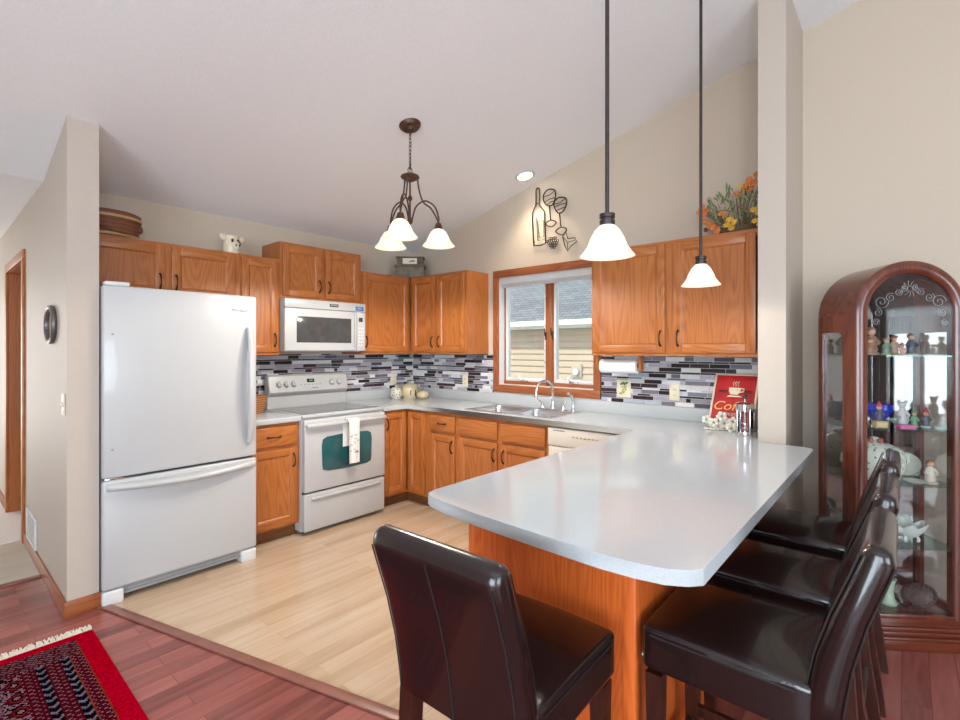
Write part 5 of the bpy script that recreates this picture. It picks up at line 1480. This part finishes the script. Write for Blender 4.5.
t = thing('perfume_bottle', 'small clear glass bottle beside the tan block', 'bottle', inc(.122, .08, z + .0004), CA); m = MB(); m.box(-.012, -.01, 0, .012, .01, .034, .003); m.build('body', clear_gl, t); m = MB(); m.cyl((0, 0, .034), (0, 0, .048), .006); m.build('cap', white_pl, t)
t = thing('pink_box', 'flat pink box lying on the second curio shelf', 'box', inc(.262, .04, z + .0004), CA); m = MB(); m.box(-.035, -.02, 0, .035, .02, .014, .002); m.build('body', colm((.62, .14, .32)), t); m = MB(); m.box(-.037, -.022, .014, .037, .022, .019, .002); m.build('lid', colm((.72, .22, .40)), t)
# tureen on the third shelf
z = SHZ[2]
tp, nt, p = new_mat('leaf_painted_china')
vz = N(nt, 'ShaderNodeTexVoronoi', i_Scale=52.0); tc = N(nt, 'ShaderNodeTexCoord'); nt.links.new(tc.outputs['Object'], vz.inputs['Vector'])
r = ramp(nt, [(.0, (.10, .14, .07)), (.24, (.16, .20, .10)), (.30, (.66, .66, .56))]); nt.links.new(vz.outputs['Distance'], r.inputs[0]); nt.links.new(r.outputs[0], p.inputs['Base Color']); p.inputs['Roughness'].default_value = .18
china = plain('pale_green_china', (.60, .62, .52), .2, noise=.1, scale=20)
t = thing('soup_tureen', 'large cream lidded tureen with leaf pattern on the third curio shelf', 'tureen', inc(.185, .132, z + .0004), CA)
m = MB(); m.lathe([(0, .004), (.09, .004), (.10, .012), (.13, .05), (.135, .10), (.122, .135), (.118, .135)], n=40, squash=(1, .72)); m.build('body', tp, t)
m = MB(); m.lathe([(.126, .135), (.124, .142), (.10, .16), (.06, .176), (.02, .185), (.015, .192), (.02, .205), (0, .212)], n=40, squash=(1, .72)); ld = m.build('lid', tp, t)
m = MB()
for i in range(5): m.ball((.03 * math.cos(i * 1.25), .025 * math.sin(i * 1.25), .192), .012, 8)
m.build('lid_flower', colm((.42, .08, .05)), ld)
for s in (1, -1):
    m = MB(); m.tube([(s * .128, 0, .115), (s * .15, 0, .12), (s * .155, 0, .09), (s * .132, 0, .07)], .009, 8); m.build('handle', china, t)
t = thing('china_platter', 'cream oval platter standing behind the tureen on the third curio shelf', 'platter', inc(.372, .21, z + .0004), CA)
m = MB(); m.M = Matrix.Translation((0, 0, .06)) @ Matrix.Rotation(math.radians(78), 4, 'X'); m.lathe([(0, 0), (.05, 0), (.078, .008), (.08, .012), (.05, .006), (0, .006)], n=36, squash=(1, .72)); m.M = None; m.build('plate', china, t)
figurine('child figurine in a white dress on an oval base, third curio shelf', .388, .06, z, .135, (.60, .50, .40), 'hair', (.55, .42, .30))
t = thing('saucer', 'cream oval saucer beside the child figurine', 'saucer', inc(.318, .06, z + .0004), CA); m = MB(); m.lathe([(0, 0), (.03, 0), (.045, .010), (.046, .013), (.03, .005), (0, .005)], n=30); m.build('plate', china, t)
# fourth shelf
z = SHZ[3]
shell = plain('pearl_ceramic', (.66, .66, .60), .25, noise=.1, scale=30)
t = thing('footed_dish', 'white ruffled footed ceramic dish on the fourth curio shelf', 'dish', inc(.315, .10, z + .0004), CA)
pts = []; F = []; n = 40
m = MB()
for r_, h, w_ in ((.02, .018, 0), (.04, .03, .002), (.062, .055, .006), (.07, .085, .012), (.066, .085, .012), (.058, .058, .006), (.03, .036, .0)):
    for i in range(n):
        a = 2 * PI * i / n; q = r_ + w_ * math.sin(6 * a); pts.append((q * math.cos(a) * 1.1, q * math.sin(a) * .8, h + w_ * math.sin(6 * a)))
for k in range(6):
    for i in range(n): F.append((k * n + i, k * n + (i + 1) % n, (k + 1) * n + (i + 1) % n, (k + 1) * n + i))
F.append(tuple(range(6 * n, 7 * n)))
m.faces(pts, F); m.build('bowl', shell, t)
for i in range(4):
    a = PI / 4 + i * PI / 2; m = MB(); m.tube([(.035 * math.cos(a), .03 * math.sin(a), .035), (.045 * math.cos(a), .038 * math.sin(a), .015), (.04 * math.cos(a), .034 * math.sin(a), .005)], .006, 8); m.build('foot', shell, t)
t = thing('leafy_ornament', 'green leafy ceramic ornament at the left of the fourth curio shelf', 'ornament', inc(.09, .16, z + .0004), CA)
m = MB(); m.lathe([(0, 0), (.055, 0), (.06, .01), (.05, .03), (0, .035)], n=24); m.build('base', colm((.5, .52, .42)), t)
rnd = random.Random(6)
for i in range(9):
    a = i * .7; m = MB(); m.M = Matrix.Translation((.035 * math.cos(a), .035 * math.sin(a), .055 + .03 * (i % 3))) @ Matrix.Rotation(a, 4, 'Z') @ Matrix.Rotation(.7, 4, 'Y'); m.ball((0, 0, 0), (.030, .018, .006), 10); m.M = None; m.build('leaf', colm((.12, .34, .24), .3), t)
m = MB(); m.cyl((0, 0, .03), (0, 0, .09), .012); m.build('stem', colm((.16, .3, .2)), t)
# bottom
z = .168
t = thing('oval_tray', 'dark embossed oval tray standing on the curio cabinet floor', 'tray', inc(.345, .085, z + .0004), CA)
tr_m = plain('dark_embossed_metal', (.07, .05, .045), .4, metal=.5, noise=.5, scale=45)
m = MB(); m.M = Matrix.Translation((0, 0, .058)) @ Matrix.Rotation(math.radians(80), 4, 'X'); m.lathe([(0, 0), (.055, 0), (.082, .010), (.085, .014), (.055, .006), (0, .006)], n=40, squash=(1, .66)); m.M = None; m.build('plate', tr_m, t)
m = MB(); m.M = Matrix.Translation((0, -.004, .058)) @ Matrix.Rotation(math.radians(80), 4, 'X')
for i in range(20): a = 2 * PI * i / 20; m.ball((.072 * math.cos(a), .047 * math.sin(a), .012), .006, 8)
m.M = None; m.build('beaded_rim', tr_m, t)
t = thing('vase', 'pale green fluted vase on the curio cabinet floor', 'vase', inc(.225, .10, z + .0004), CA)
m = MB(); m.lathe([(0, 0), (.035, 0), (.04, .012), (.026, .028), (.022, .06), (.026, .10), (.034, .125), (.031, .125), (.02, .08), (0, .04)], n=28); m.build('body', colm((.42, .55, .38), .3), t)
t = thing('crystal_dish', 'small clear crystal dish beside the vase on the curio cabinet floor', 'dish', inc(.27, .06, z + .0004), CA)
m = MB(); m.lathe([(0, 0), (.018, 0), (.024, .012), (.03, .03), (.027, .03), (.02, .014), (0, .008)], n=12); m.build('bowl', clear_gl, t, smooth=5)
